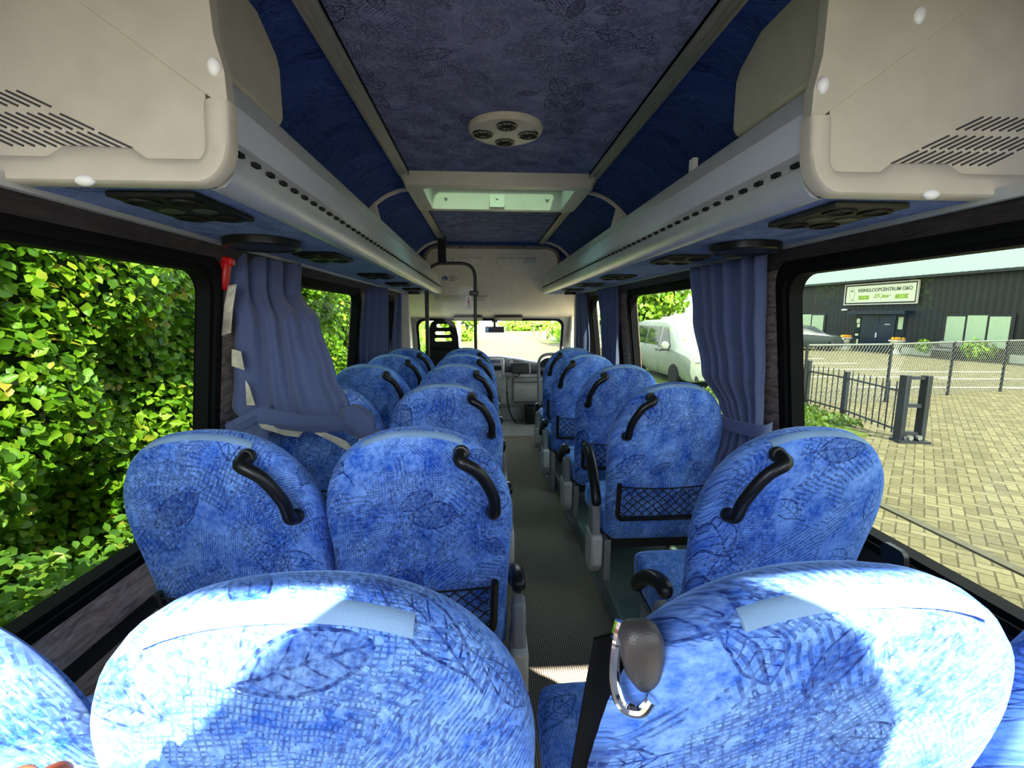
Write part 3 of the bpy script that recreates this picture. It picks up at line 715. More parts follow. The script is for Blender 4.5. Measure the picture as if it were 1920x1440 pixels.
mb = MB(); mb.add([(a - 0.155, YP + 0.0115, b + 1.425) for a, b in ((-0.006, 0.052), (0.008, 0.052), (0.006, 0.015), (0.013, 0.015), (0.004, -0.02), (0.004, -0.055), (-0.003, -0.055), (-0.004, -0.02), (-0.013, 0.015), (-0.006, 0.015))], [tuple(range(10))]); obj('red_arrow', mb, M['red'], sc_)
mb = MB(); mb.lathe([(0.029, 0.0), (0.029, 0.003), (0.0001, 0.003)], (-0.385, YP + 0.018, 1.655), 20, axis=(0, -1, 0)); obj('blue_notice', mb, M['notice'] if 'notice' in M else M['sign_ink'], sc_)
mb = MB()
for a, b, c, d in ((-0.395, 1.665, -0.385, 1.64), (-0.385, 1.64, -0.372, 1.64), (-0.372, 1.64, -0.366, 1.628)): mb.tube([(a, YP + 0.013, b), (c, YP + 0.013, d)], 0.003, 5)
mb.ball((-0.392, YP + 0.013, 1.672), 0.0045, 8, 5); mb.tube([( -0.385 + 0.014 * math.cos(t), YP + 0.013, 1.642 + 0.014 * math.sin(t)) for t in [math.radians(a) for a in range(150, 340, 15)]], 0.002, 5)
obj('wheelchair_symbol', mb, M['white'], sc_)
mb = MB()
for k, w_ in enumerate((0.06, 0.095, 0.06)): mb.box((-0.345 + w_ / 2, YP + 0.017, 1.675 - k * 0.017), (w_, 0.002, 0.006))
obj('notice_lines', mb, M['dkgrey'], sc_)
# grab rail by the front door
th = thing('grab_rail', 'grey bent grab rail standing by the front step', 'grab rail', (0.56, 4.72, 0.0))
mb = MB(); mb.tube(fillet([(0.575, 4.72, 0.0), (0.555, 4.72, 0.9), (0.90, 4.72, 0.9), (0.93, 4.72, 0.9)], 0.12), 0.016, 10); obj('tube', mb, M['grey'], th)
mb = MB(); mb.lathe([(0.05, 0.0), (0.05, 0.01), (0.02, 0.02), (0.0001, 0.02)], (0.575, 4.72, 0.0), 16); obj('foot_flange', mb, M['grey'], th)
# driver seat
th = thing('driver_chair', 'black driver seat with slotted headrest at the windscreen', 'seat', (-0.46, 5.15, 0.0))
def holed(outer, holes, fn, d0, d1):
    import bmesh
    bm = bmesh.new(); edges = []
    for lp in [outer] + holes:
        vs = [bm.verts.new((a, b, 0)) for a, b in lp]
        edges += [bm.edges.new((vs[i], vs[(i + 1) % len(vs)])) for i in range(len(vs))]
    bmesh.ops.triangle_fill(bm, use_beauty=True, edges=edges)
    bm.verts.ensure_lookup_table(); bm.verts.index_update()
    V = [(v.co.x, v.co.y) for v in bm.verts]; F = [tuple(v.index for v in f.verts) for f in bm.faces]
    bnd = [(e.verts[0].index, e.verts[1].index) for e in bm.edges if len(e.link_faces) == 1]
    bm.free(); n = len(V); mb = MB()
    mb.add([fn(a, b, d0) for a, b in V] + [fn(a, b, d1) for a, b in V], F + [tuple(n + i for i in reversed(f)) for f in F] + [(a, b, n + b, n + a) for a, b in bnd])
    return mb
ctr = -0.455
out = [(ctr - 0.17, 0.93), (ctr - 0.165, 1.06), (ctr - 0.145, 1.16)] + [(ctr - 0.065 + a, 1.175 + b) for a, b in arc((0, 0), 0.07, 170, 90, 5)] + [(ctr + 0.065 + a, 1.175 + b) for a, b in arc((0, 0), 0.07, 90, 10, 5)] + [(ctr + 0.145, 1.16), (ctr + 0.165, 1.06), (ctr + 0.17, 0.93)]
holes = [list(reversed(rrect(ctr - w_, ctr + w_, z - 0.019, z + 0.019, 0.0185, 4))) for w_, z in ((0.070, 1.185), (0.088, 1.105), (0.095, 1.032))]
mb = holed(out, holes, lambda a, b, d: (a, d + (1.2 - b) * 0.15, b), 5.08, 5.14); obj('headrest', mb, M['black_matt'], th, bevel=0.012)
mb = MB(); rr = []
for z, w_, t in ((0.42, 0.22, 0.06), (0.6, 0.235, 0.07), (0.8, 0.23, 0.065), (0.9, 0.21, 0.055), (0.945, 0.18, 0.03)):
    y = 5.14 + (1.2 - z) * 0.15; rr.append([(ctr + w_ * math.copysign(abs(math.cos(a)) ** 0.5, math.cos(a)), y + t * math.copysign(abs(math.sin(a)) ** 0.6, math.sin(a)), z) for a in [2 * PI * k / 24 for k in range(24)]])
mb.loft(rr); obj('backrest', mb, M['black_matt'], th, ang=60)
mb = MB(); mb.box((ctr, 5.25, 0.42), (0.46, 0.42, 0.12)); obj('seat_cushion', mb, M['black_matt'], th, bevel=0.03)
mb = MB(); mb.box((ctr, 5.26, 0.18), (0.36, 0.34, 0.36)); obj('base', mb, M['dkgrey'], th, bevel=0.02)
# ------------------------------------------------------------------ seats
SW = 0.238          # half width
ST, SB = 1.04, 0.30 # top and bottom of the backrest
def yc(z): return 0.045 + (ST - z) * 0.25 + 0.02 * math.sin((ST - z) / 0.74 * PI)
def outline(inset):
    D, n = 0.285, 2.3; pts = []
    def W(d): return SW * (1 - 0.10 * max(0, d - D) / (ST - SB - D))
    for k in range(33):
        t = PI * k / 32; c, s_ = math.cos(t), math.sin(t)
        x = SW * math.copysign(abs(c) ** (2 / n), c); d = D - D * abs(s_) ** (2 / n)
        pts.append((x, ST - d))
    for d in (0.34, 0.42, 0.50, 0.58, 0.64, 0.69): pts.append((-W(d), ST - d))
    for a, b in arc((-W(0.70) + 0.05, SB + 0.05), 0.05, 180, 270, 5): pts.append((a, b))
    for a, b in arc((W(0.70) - 0.05, SB + 0.05), 0.05, 270, 360, 5): pts.append((a, b))
    for d in (0.69, 0.64, 0.58, 0.50, 0.42, 0.34): pts.append((W(d), ST - d))
    if inset == 0: return pts
    out = []; m = len(pts)
    for i in range(m):
        a, b = pts[i - 1], pts[(i + 1) % m]; tx, tz = b[0] - a[0], b[1] - a[1]; L = math.hypot(tx, tz) or 1
        out.append((pts[i][0] - tz / L * inset, pts[i][1] + tx / L * inset))
    return out
BT = 0.048
def backrest_mb():
    mb = MB(); rings = []; base = outline(0); cx, cz = 0.0, 0.64
    R = 0.042
    def at(pts, d): return [(x, yc(z) + d, z) for x, z in pts]
    for f in (0.10, 0.35, 0.62, 0.84):   # back face, from the centre outwards
        pts = [(cx + (x - cx) * f, cz + (z - cz) * f) for x, z in outline(R)]
        rings.append(at(pts, -BT - 0.016 * (1 - f * f)))
    for k in range(0, 9):
        t = -PI / 2 + PI * k / 8
        rings.append(at(outline(R * (1 - math.cos(t))), BT * math.sin(t)))
    for f in (0.84, 0.62, 0.35, 0.10):
        pts = [(cx + (x - cx) * f, cz + (z - cz) * f) for x, z in outline(R)]
        rings.append(at(pts, BT + 0.010 * (1 - f * f)))
    rings = [list(reversed(r)) for r in rings]
    mb.loft(rings); return mb
def back_y(z, x=0): return yc(z) - BT - 0.012
def make_seat(s, handle=True, arm='down', belt=False, pocket=True):
    """s=+1: aisle on the +x side"""
    th = thing('bus_seat', 'seat', 'seat', (0, 0, 0), 'blue patterned bus seats')
    obj('backrest', backrest_mb(), M['seat'], th, ang=80)
    # hook tape strip along the top of the back
    mb = MB(); top = []; bot = []
    for k in range(13):
        x = -0.115 + 0.23 * k / 12
        zt = ST - 0.285 + 0.285 * (1 - (abs(x) / SW) ** 2.3) ** (1 / 2.3)
        for lst, q in ((top, 0.004), (bot, 0.015)):
            t = min(q / 0.042, 1.0); off = BT * math.sqrt(max(0, 1 - (1 - t) ** 2))
            lst.append((x, yc(zt - q) - off - 0.0035, zt - q))
    mid = [((a[0] + b[0]) / 2, min(a[1], b[1]) - 0.003 + 0.006, (a[2] + b[2]) / 2) for a, b in zip(top, bot)]
    mid = []
    for k in range(13):
        x = top[k][0]; q = 0.009; zt = top[k][2] + 0.004; t = q / 0.042; off = BT * math.sqrt(1 - (1 - t) ** 2); mid.append((x, yc(zt - q) - off - 0.004, zt - q))
    back = [[(p[0], p[1] + 0.006, p[2]) for p in l] for l in (bot, mid, top)]
    mb.loft([[l[k] for l in (top, mid, bot)] + [l[k] for l in back] for k in range(13)])
    obj('hook_tape', mb, M['strip'], th)
    if handle:
        a = (s * 0.112, 0.985); b = (s * 0.186, 0.818); pts = []
        A = Vector((a[0], back_y(a[1]) + 0.01, a[1])); B = Vector((b[0], back_y(b[1]) + 0.01, b[1]))
        o = Vector((0, -0.052, 0)); q = Vector((s * 0.022, 0, 0.012))
        pth = smooth_path([A, A + o * 0.75 - Vector((0, 0, 0.008)), A.lerp(B, 0.3) + o * 1.0 + q * 0.9, A.lerp(B, 0.7) + o * 1.0 + q, B + o * 0.75 + Vector((0, 0, 0.010)), B], 5)
        m = len(pth); rad = [0.0172 - 0.003 * math.sin(PI * i / (m - 1)) for i in range(m)]
        mb = MB(); mb.tube(pth, rad, 12); h = obj('grab_handle', mb, M['black'], th, ang=60)
        for P in (A, B):
            mb = MB(); mb.lathe([(0.019, 0.0), (0.019, 0.010), (0.016, 0.014), (0.0001, 0.014)], (P.x, P.y - 0.004, P.z), 16, axis=(0, -1, 0.25)); obj('mount', mb, M['black'], h)
    if pocket:
        def K(x, z, d=0.0): return (x, back_y(z) - 0.006 - d, z)
        mb = MB()
        mb.tube(fillet([K(-0.19, 0.60), K(-0.185, 0.43), K(0.185, 0.43), K(0.19, 0.60)], 0.025), 0.0105, 8)
        f = obj('net_pocket_frame', mb, M['black'], th)
        mb = MB(); mb.tube([K(-0.19 + 0.38 * k / 10, 0.588 - 0.012 * math.sin(PI * k / 10), 0.006) for k in range(11)], 0.003, 5)
        for k in range(-4, 10):
            for d in (1, -1):
                x0 = -0.185 + 0.041 * k; pts = []
                for i in range(9):
                    t = i / 8; x = x0 + 0.15 * t; x = x if d > 0 else -x
                    if abs(x) > 0.186: continue
                    sag = 0.012 * math.sin(PI * (x + 0.19) / 0.38)
                    pts.append(K(x + 0.004 * math.sin(9 * t + k), 0.435 + 0.148 * t - sag * t, 0.004))
                if len(pts) > 1: mb.tube(pts, 0.0019, 4)
        obj('net', mb, M['black_matt'], f)
    # cushion
    mb = MB(); rr = []
    for y, w_, z0, z1 in ((0.205, 0.16, 0.345, 0.395), (0.212, 0.205, 0.325, 0.42), (0.23, 0.226, 0.315, 0.432), (0.34, 0.232, 0.31, 0.428), (0.48, 0.232, 0.31, 0.432), (0.575, 0.230, 0.315, 0.438), (0.615, 0.22, 0.33, 0.425), (0.632, 0.19, 0.35, 0.40)):
        zc, h = (z0 + z1) / 2, (z1 - z0) / 2
        rr.append([(w_ * math.copysign(abs(math.cos(a)) ** 0.28, math.cos(a)), y, zc + h * math.copysign(abs(math.sin(a)) ** 0.35, math.sin(a))) for a in [2 * PI * k / 28 for k in range(28)]])
    mb.loft(rr); obj('seat_cushion', mb, M['seat_flat'], th, ang=70)
    mb = MB(); mb.box((0, 0.41, 0.285), (0.40, 0.40, 0.05)); mb.box((0, 0.25, 0.33), (0.36, 0.05, 0.1)); obj('seat_frame', mb, M['black_matt'], th, bevel=0.005)
    for sx in (-1, 1):
        mb = MB(); mb.box((sx * 0.205, 0.24, 0.15), (0.032, 0.07, 0.30)); mb.box((sx * 0.205, 0.40, 0.02), (0.035, 0.40, 0.04)); mb.box((sx * 0.205, 0.50, 0.14), (0.030, 0.06, 0.26))
        obj('leg', mb, M['grey'] if sx == s else M['dkgrey'], th, bevel=0.004)
    if arm:
        x = s * 0.262; fx = lambda a, b, d: (x + d, a, b)
        mb = MB()
        mb.prism([(0.20, 0.47), (0.255, 0.47), (0.275, 0.42), (0.285, 0.36), (0.29, 0.22), (0.265, 0.16), (0.22, 0.15), (0.175, 0.20), (0.165, 0.30), (0.19, 0.345), (0.19, 0.42)], fx, -0.02, 0.02)
        br = obj('armrest_bracket', mb, M['grey'], th, bevel=0.010)
        mb = MB(); mb.prism([(0.165, 0.335), (0.29, 0.345), (0.30, 0.22), (0.27, 0.155), (0.215, 0.145), (0.165, 0.20)], fx, -0.026, 0.026)
        obj('side_cover', mb, M['ltgrey'], br, bevel=0.012)
        piv = Vector((x, 0.225, 0.475))
        if arm == 'down': pth = [(0, -0.015, 0.03), (0, 0.03, 0.045), (0, 0.12, 0.01), (0, 0.20, -0.05), (0, 0.245, -0.10)]
        else: pth = [(0, -0.02, -0.01), (0, -0.005, 0.035), (0, 0.05, 0.11), (0, 0.13, 0.175), (0, 0.22, 0.20)]
        P = smooth_path([piv + Vector(p) for p in pth], 5); m = len(P)
        rings = []
        for i in range(m):
            t = (P[min(i + 1, m - 1)] - P[max(i - 1, 0)]).normalized(); nn = Vector((0, -t.z, t.y)); e = min(1, 0.35 + 2.2 * min(i, m - 1 - i) / m * 2)
            e = min(1.0, math.sqrt(max(0.05, 1 - (1 - min(1, min(i, m - 1 - i) / 3 + 0.15)) ** 2)))
            rings.append([P[i] + Vector((0.021 * e * math.copysign(abs(math.cos(a)) ** 0.7, math.cos(a)), 0, 0)) + nn * 0.024 * e * math.copysign(abs(math.sin(a)) ** 0.7, math.sin(a)) for a in [2 * PI * k / 16 for k in range(16)]])
        mb = MB(); mb.loft(rings); obj('armrest_pad', mb, M['black'], th, ang=60)
    if belt:
        # shoulder belt guide and strap beside the aisle shoulder
        x = s * 0.196
        g0 = Vector((x, 0.062, 0.958)); q_ = 0.66
        mb = MB(); rr = []
        for k, (dz, w_, d, sh) in enumerate(((0.058, 0.010, 0.008, 0.008), (0.052, 0.024, 0.020, 0.008), (0.035, 0.031, 0.026, 0.006), (0.0, 0.031, 0.027, 0.0), (-0.035, 0.026, 0.024, -0.006), (-0.062, 0.017, 0.018, -0.014), (-0.070, 0.008, 0.008, -0.016))):
            c = g0 + Vector((s * sh * q_, -dz * q_ * 0.25 - 0.012, dz * q_))
            w_ *= q_; d *= q_; rr.append([c + Vector((w_ * math.copysign(abs(math.cos(a)) ** 0.7, math.cos(a)), d * math.copysign(abs(math.sin(a)) ** 0.7, math.sin(a)), 0)) for a in [2 * PI * q / 20 for q in range(20)]])
        mb.loft(list(reversed(rr))); bg = obj('belt_guide', mb, M['speckle'], th, ang=60)
        c = g0 + Vector((s * 0.019, -0.010, 0))
        mb = MB(); mb.tube(smooth_path([c + Vector((0, 0.004, 0.030)), c + Vector((s * 0.005, 0.0, 0.012)), c + Vector((s * 0.006, 0.0, -0.026)), c + Vector((-s * 0.002, -0.004, -0.052)), c + Vector((-s * 0.018, -0.010, -0.054)), c + Vector((-s * 0.027, -0.012, -0.040))], 6), 0.0058, 10)
        obj('belt_guide_ring', mb, M['chrome'], bg)
        mb = MB(); st = [c + Vector((s * 0.0, 0.008, 0.01)), c + Vector((s * 0.010, 0.03, -0.12)), c + Vector((s * 0.012, 0.09, -0.30)), c + Vector((s * 0.016, 0.16, -0.52)), c + Vector((s * 0.016, 0.18, -0.60))]
        st = smooth_path(st, 5); mb.loft([[p + Vector((a, b, 0)) for a, b in ((-0.024, -0.002), (0.024, 0.012), (0.024, 0.016), (-0.024, 0.002))] for p in st])
        obj('belt_strap', mb, M['belt'], bg)
    return th
protoL = make_seat(+1)
protoLL = make_seat(+1, arm=None)
protoLLn = make_seat(+1, handle=False, arm=None)
protoR = make_seat(-1)
protoRup = make_seat(-1, arm='up')
protoBB = make_seat(+1, handle=False, pocket=False, arm=None)
protoBR = make_seat(-1, handle=False, pocket=False, arm=None, belt=True)
used = set()
def place(proto, loc, label):
    if proto.name in used: o = dup(proto, loc)
    else: o = proto; used.add(o.name); o.location = loc; ORG[o.name] = Vector(loc)
    o['label'] = label; return o
RY = 0.335; RZ = 0.024
place(protoBB, (-0.672, RY, RZ + 0.03), 'blue patterned seat in the rearmost row beside the left window')
place(dup(protoBB, (0, 0, 0)), (-0.172, RY, RZ + 0.007), 'sunlit pale blue seat in the rearmost row, left of the aisle').scale.x = 0.955
place(protoBR, (0.342, RY, RZ), 'sunlit pale blue rearmost seat with black belt guide on its shoulder')
place(dup(protoBB, (0, 0, 0)), (0.865, RY, RZ + 0.02), 'blue patterned seat in the rearmost row beside the right window')
ordn = ['second', 'third', 'fourth', 'fifth', 'front']
yL = [1.02, 1.755, 2.475, 3.13, 3.70]; yR = [0.965, 1.70, 2.36, 3.02, 3.66]
xR = [0.775, 0.75, 0.74, 0.70, 0.72]; xLL = [-0.645, -0.645, -0.64, -0.632, -0.632]; xL = [-0.168, -0.162, -0.158, -0.15, -0.15]
extraLL = ['by the hedge window', 'under the tied curtain', 'just beyond the tied curtain', 'beside the gathered curtain', 'just behind the black driver chair']
for i in range(5):
    n = ordn[i] + ' row from the back' if i < 4 else 'foremost row'
    place(protoLLn if i == 1 else protoLL, (xLL[i], yL[i], 0), 'blue window seat on the left, %s, %s' % (n, extraLL[i]))
    place(protoL, (xL[i], yL[i], 0), 'blue seat on the left edge of the aisle, %s' % n)
    place(protoRup if i == 1 else protoR, (xR[i], yR[i], 0), 'single blue seat on the right of the aisle, %s%s' % (n, ', raised armrest' if i == 1 else ''))
for o in (protoL, protoLL, protoR, protoRup, protoBB, protoBR): assert o.name in used
# ------------------------------------------------------------------ curtains
def sheet(stations, pleats, n=90, m=30, seedv=0, drift=0.0):
    """stations: (z, (x0,y0), (x1,y1), amplitude), top to bottom"""
    rnd = random.Random(seedv); ph = [rnd.uniform(0, 6.28) for _ in range(4)]
    zs = [s[0] for s in stations]; rows = []
    for j in range(m + 1):
        z = zs[0] + (zs[-1] - zs[0]) * j / m; k = 0
        while k < len(zs) - 2 and z < zs[k + 1]: k += 1
        a, b = stations[k], stations[k + 1]; t = (z - a[0]) / (b[0] - a[0]); t = t * t * (3 - 2 * t)
        L = lambda p, q: p + (q - p) * t
        x0, y0, x1, y1, am = L(a[1][0], b[1][0]), L(a[1][1], b[1][1]), L(a[2][0], b[2][0]), L(a[2][1], b[2][1]), L(a[3], b[3])
        d = Vector((x1 - x0, y1 - y0)); nn = Vector((-d.y, d.x)).normalized(); row = []
        for i in range(n + 1):
            u = i / n; w = u + 0.03 * math.sin(2 * PI * u * 1.7 + ph[0])
            f = math.sin(2 * PI * pleats * w + ph[1] + drift * j / m) + 0.45 * math.sin(2 * PI * pleats * 1.9 * w + ph[2] - drift * j / m)
            row.append((x0 + d.x * u + nn.x * am * f, y0 + d.y * u + nn.y * am * f, z))
        rows.append(row)
    mb = MB(); v = [p for r in rows for p in r]; W = n + 1
    mb.add(v, [(j * W + i, j * W + i + 1, (j + 1) * W + i + 1, (j + 1) * W + i) for j in range(m) for i in range(n)])
    return mb, rows
def thick(o, t=0.004):
    md = o.modifiers.new('cloth', 'SOLIDIFY'); md.thickness = t; md.offset = 0; return o
def curtain(lab, st, pleats, **k):
    mb, rows = sheet(st, pleats, **k); c = thick(obj('curtain', mb, M['curtain'], ang=180))
    tag(c, lab, 'curtain', 'window curtains'); return c, rows
# left, draped over the seat and knotted
c, rows = curtain('blue-grey curtain stretched and knotted over the third row left seat',
    [(1.52, (-0.905, 1.70), (-0.80, 2.10), 0.018), (1.40, (-0.90, 1.70), (-0.765, 2.00), 0.018), (1.27, (-0.885, 1.70), (-0.635, 1.83), 0.014), (1.07, (-0.90, 1.69), (-0.565, 1.765), 0.011), (0.97, (-0.905, 1.67), (-0.52, 1.745), 0.010), (0.915, (-0.86, 1.66), (-0.495, 1.735), 0.012), (0.885, (-0.80, 1.655), (-0.49, 1.735), 0.012)], 4.0, seedv=4, drift=1.4, n=110, m=44)
mb = MB(); rr = []
kc = Vector((-0.487, 1.722, 0.905))
for k in range(9):
    t = k / 8; r = 0.048 * math.sin(PI * (0.12 + 0.76 * t)) ** 0.7
    cc = kc + Vector((-0.02 + 0.06 * t, -0.012 * math.sin(PI * t), 0.055 - 0.115 * t))
    rr.append([cc + Vector((r * 1.15 * math.cos(a), 0.032 * math.sin(a), 0.35 * r * math.cos(a))) * (0.86 + 0.26 * abs(math.sin(2.5 * a + k * 0.45)) + 0.05 * math.sin(9 * a)) for a in [2 * PI * q / 40 for q in range(40)]])
mb.loft(rr); obj('knot', mb, M['curtain'], c, ang=80)
mb = MB(); pth = smooth_path([(-0.80, 1.642, 0.945), (-0.70, 1.648, 0.925), (-0.60, 1.675, 0.905), (-0.51, 1.71, 0.90)], 6); m_ = len(pth)
mb.loft([[p + Vector((0, 0.016 * math.cos(a), (0.034 - 0.010 * i / m_) * math.sin(a))) * (0.85 + 0.25 * abs(math.sin(2 * a + 0.8 + i * 0.10))) for a in [2 * PI * q / 32 for q in range(32)]] for i, p in enumerate(pth)]); obj('gathered_hem', mb, M['curtain'], c, ang=80)
mb = MB(); rr = []
for k in range(7):
    t = k / 6; cc = Vector((-0.475 + 0.055 * t, 1.71, 0.875 - 0.03 * t)); w_ = 0.016 + 0.034 * t
    rr.append([cc + Vector((w_ * 0.45 * math.cos(a), 0.012 * math.sin(a), w_ * math.cos(a))) * (0.9 + 0.2 * abs(math.sin(3 * a))) - Vector((0, 0, 0.02 * t)) for a in [2 * PI * q / 32 for q in range(32)]])
mb.loft(rr); obj('knot_tail', mb, M['curtain'], c, ang=80)
mb = MB(); st = [(-0.915, 1.645, 0.895), (-0.86, 1.64, 0.925), (-0.80, 1.645, 0.955), (-0.765, 1.655, 0.958)]
mb.loft([[Vector(p) + Vector(q) for q in ((-0.004, -0.004, 0.022), (0.0, -0.010, 0), (0.006, 0, -0.024), (0.006, 0.008, -0.024), (0, 0.004, 0.022))] for p in smooth_path(st, 5)]); obj('tie_band', mb, M['curtain'], c)
mb, _ = sheet([(0.925, (-0.925, 1.655), (-0.78, 1.65), 0.006), (0.86, (-0.92, 1.65), (-0.775, 1.64), 0.012), (0.80, (-0.86, 1.645), (-0.79, 1.64), 0.012)], 1.6, n=40, m=12, seedv=9); thick(obj('hanging_flap', mb, M['curtain'], c, ang=180))
def patch(name, pts, parent, mat, t=0.002):
    mb = MB(); n = len(pts); mb.add(pts + [(p[0], p[1] + t, p[2]) for p in pts], [tuple(range(n)), tuple(reversed(range(n, 2 * n)))] + [(i, (i + 1) % n, n + (i + 1) % n, n + i) for i in range(n)])
    return obj(name, mb, mat, parent)
for pts in ([(-0.873, 1.655, 1.40), (-0.845, 1.655, 1.405), (-0.862, 1.65, 1.32), (-0.875, 1.65, 1.24), (-0.905, 1.645, 1.23), (-0.89, 1.65, 1.33)],
            [(-0.875, 1.645, 1.185), (-0.845, 1.645, 1.175), (-0.838, 1.645, 1.11), (-0.88, 1.645, 1.125)],
            [(-0.838, 1.645, 1.075), (-0.826, 1.645, 1.05), (-0.812, 1.645, 0.985), (-0.842, 1.645, 0.985)],
            [(-0.80, 1.63, 0.927), (-0.76, 1.63, 0.925), (-0.70, 1.65, 0.898), (-0.662, 1.67, 0.882), (-0.675, 1.66, 0.862), (-0.72, 1.65, 0.872), (-0.79, 1.63, 0.905)],
            [(-0.63, 1.67, 0.888), (-0.58, 1.68, 0.87), (-0.52, 1.69, 0.838), (-0.485, 1.69, 0.80), (-0.50, 1.69, 0.79), (-0.56, 1.68, 0.835), (-0.62, 1.67, 0.872)],
            [(-0.468, 1.68, 0.845), (-0.425, 1.68, 0.862), (-0.41, 1.68, 0.83), (-0.465, 1.67, 0.815)]):
    patch('tape_strip', pts, c, M['tape'])
th = thing('wall_fitting', 'small red plastic fitting half hidden behind the knotted curtain', 'fitting', (-0.895, 1.66, 1.42))
mb = MB(); mb.box((-0.892, 1.665, 1.435), (0.04, 0.035, 0.10), ry=0.2); obj('body', mb, M['red'], th, bevel=0.01)
mb = MB(); mb.box((-0.887, 1.665, 1.485), (0.07, 0.03, 0.028), ry=0.2); obj('cap', mb, M['red'], th, bevel=0.006)
# other curtains
c, rows = curtain('blue-grey curtain tied with a band on the right window pillar',
    [(1.52, (1.015, 1.66), (0.985, 2.20), 0.022), (1.30, (1.03, 1.665), (1.0, 2.17), 0.022), (1.05, (1.045, 1.66), (1.0, 2.05), 0.020), (0.93, (1.04, 1.64), (1.0, 1.86), 0.018), (0.87, (1.03, 1.62), (1.0, 1.80), 0.016), (0.80, (1.03, 1.60), (0.985, 1.84), 0.016), (0.66, (1.02, 1.57), (0.965, 1.90), 0.018)], 6.0, seedv=2)
mb = MB(); pts = [(1.055, 1.595, 0.885), (1.02, 1.575, 0.88), (0.985, 1.62, 0.875), (0.965, 1.72, 0.87), (0.975, 1.82, 0.865), (1.02, 1.85, 0.86)]
mb.loft([[Vector(p) + Vector(q) for q in ((0, 0, 0.024), (0.006, 0.0, 0.024), (0.006, 0.0, -0.024), (0, 0, -0.024))] for p in smooth_path(pts, 5)]); obj('tie_band', mb, M['curtain'], c)
curtain('dark blue curtain gathered on the left wall behind the fourth row', [(1.52, (-0.93, 3.52), (-0.80, 3.86), 0.02), (0.95, (-0.95, 3.45), (-0.80, 3.78), 0.022), (0.7, (-0.93, 3.45), (-0.84, 3.7), 0.02)], 4.0, seedv=5)
curtain('narrow blue curtain at the left front pillar behind the driver', [(1.52, (-0.93, 4.70), (-0.84, 4.90), 0.015), (1.0, (-0.95, 4.60), (-0.85, 4.86), 0.018), (0.7, (-0.94, 4.62), (-0.86, 4.82), 0.015)], 2.5, seedv=6)
curtain('dark blue curtain gathered on the right wall at the small window', [(1.52, (1.02, 3.48), (1.0, 4.02), 0.018), (1.2, (1.03, 3.48), (1.02, 3.95), 0.018), (0.85, (1.03, 3.48), (1.0, 3.74), 0.02), (0.7, (1.03, 3.5), (1.0, 3.72), 0.02)], 5.0, seedv=8)
curtain('narrow blue curtain at the right front pillar by the step', [(1.52, (1.02, 4.66), (0.98, 4.90), 0.015), (1.0, (1.04, 4.58), (0.99, 4.9), 0.018), (0.7, (1.04, 4.6), (1.0, 4.88), 0.015)], 2.5, seedv=3)
# ------------------------------------------------------------------ the photographer's hand at the lower left
def hand():
    th = thing('person', 'bare hand, one fingertip showing between the two left rearmost seats', 'person', (-0.212, 0.240, 1.177))
    me = bpy.data.meshes.new('hand'); V = []; E_ = []; Rd = []
    def chain(start, pts, rad):
        k = start
        for p, r in zip(pts, rad):
            V.append(p); Rd.append(r); E_.append((k, len(V) - 1)); k = len(V) - 1
        return k
    V.append((-0.30, 0.08, 0.862)); Rd.append(0.027)
    chain(0, [(-0.31, 0.02, 0.848), (-0.33, -0.10, 0.83)], [0.026, 0.03])
    palm = []
    for i in range(4):
        a = (-0.300 + 0.016 * i, 0.115 - 0.004 * abs(i - 1), 0.872)
        k = chain(0, [a], [0.013]); L = (0.92, 1.0, 0.94, 0.74)[3 - i]
        chain(k, [(a[0] + 0.003, a[1] + 0.040 * L, a[2] + 0.016), (a[0] + 0.006, a[1] + 0.068 * L, a[2] + 0.020), (a[0] + 0.008, a[1] + 0.088 * L, a[2] + 0.012)], [0.0095, 0.0088, 0.0078])
    k = chain(0, [(-0.268, 0.085, 0.870)], [0.015]); chain(k, [(-0.248, 0.105, 0.885), (-0.238, 0.128, 0.893)], [0.0105, 0.009])
    me.from_pydata([(p[0] + 0.25, p[1] - 0.215, p[2] - 1.0) for p in V], E_, []); me.update()
    o = bpy.data.objects.new('hand', me); COL.objects.link(o); o.parent = th; me.materials.append(M['skin'])
    sk = o.modifiers.new('skin', 'SKIN'); sk.use_smooth_shade = True
    for i, d in enumerate(me.skin_vertices[0].data): d.radius = (Rd[i], Rd[i]); d.use_root = (i == 0)
    sb = o.modifiers.new('sub', 'SUBSURF'); sb.levels = 2; sb.render_levels = 2
hand()
# ------------------------------------------------------------------ outside: ground
def flat(name, poly, z, mat, **k):
    mb = MB(); mb.prism(poly, lambda a, b, d: (a, b, d), z - 0.05, z); return struct(name, mb, mat, **k)
flat('ground', [(-60, -30), (90, -30), (90, 140), (-60, 140)], GZ - 0.02, M['asphalt'])
flat('pavement', [(4.3, -20), (22.3, -20), (21.6, 40), (9, 40), (8.6, 12), (7.4, 12.2), (6.6, 7.2), (4.35, 7.0)], GZ + 0.012, M['paving'])
flat('pavement_edge', [(3.66, -20), (4.18, -20), (4.23, 7.0), (3.72, 7.0)], GZ + 0.008, M['paving'])
flat('kerb', [(4.20, -20), (4.3, -20), (4.35, 7.0), (4.25, 7.0)], GZ + 0.02, M['kerb'])
flat('road', [(-1.6, -20), (3.66, -20), (3.72, 16), (-1.6, 16)], GZ + 0.004, M['gravel'])
flat('verge', [(4.36, 7.02), (6.55, 7.25), (7.3, 12.2), (8.5, 12.3), (8.5, 20), (4.6, 20)], GZ + 0.03, M['soil'])
mb = MB(); mb.prism([(-1.55, GZ - 0.05), (-1.6, -0.42), (-1.9, -0.32), (-4, -0.2), (-4, GZ - 0.05)], lambda a, b, d: (a, d, b), -3, 18); struct('ground_bank', mb, M['soil'])
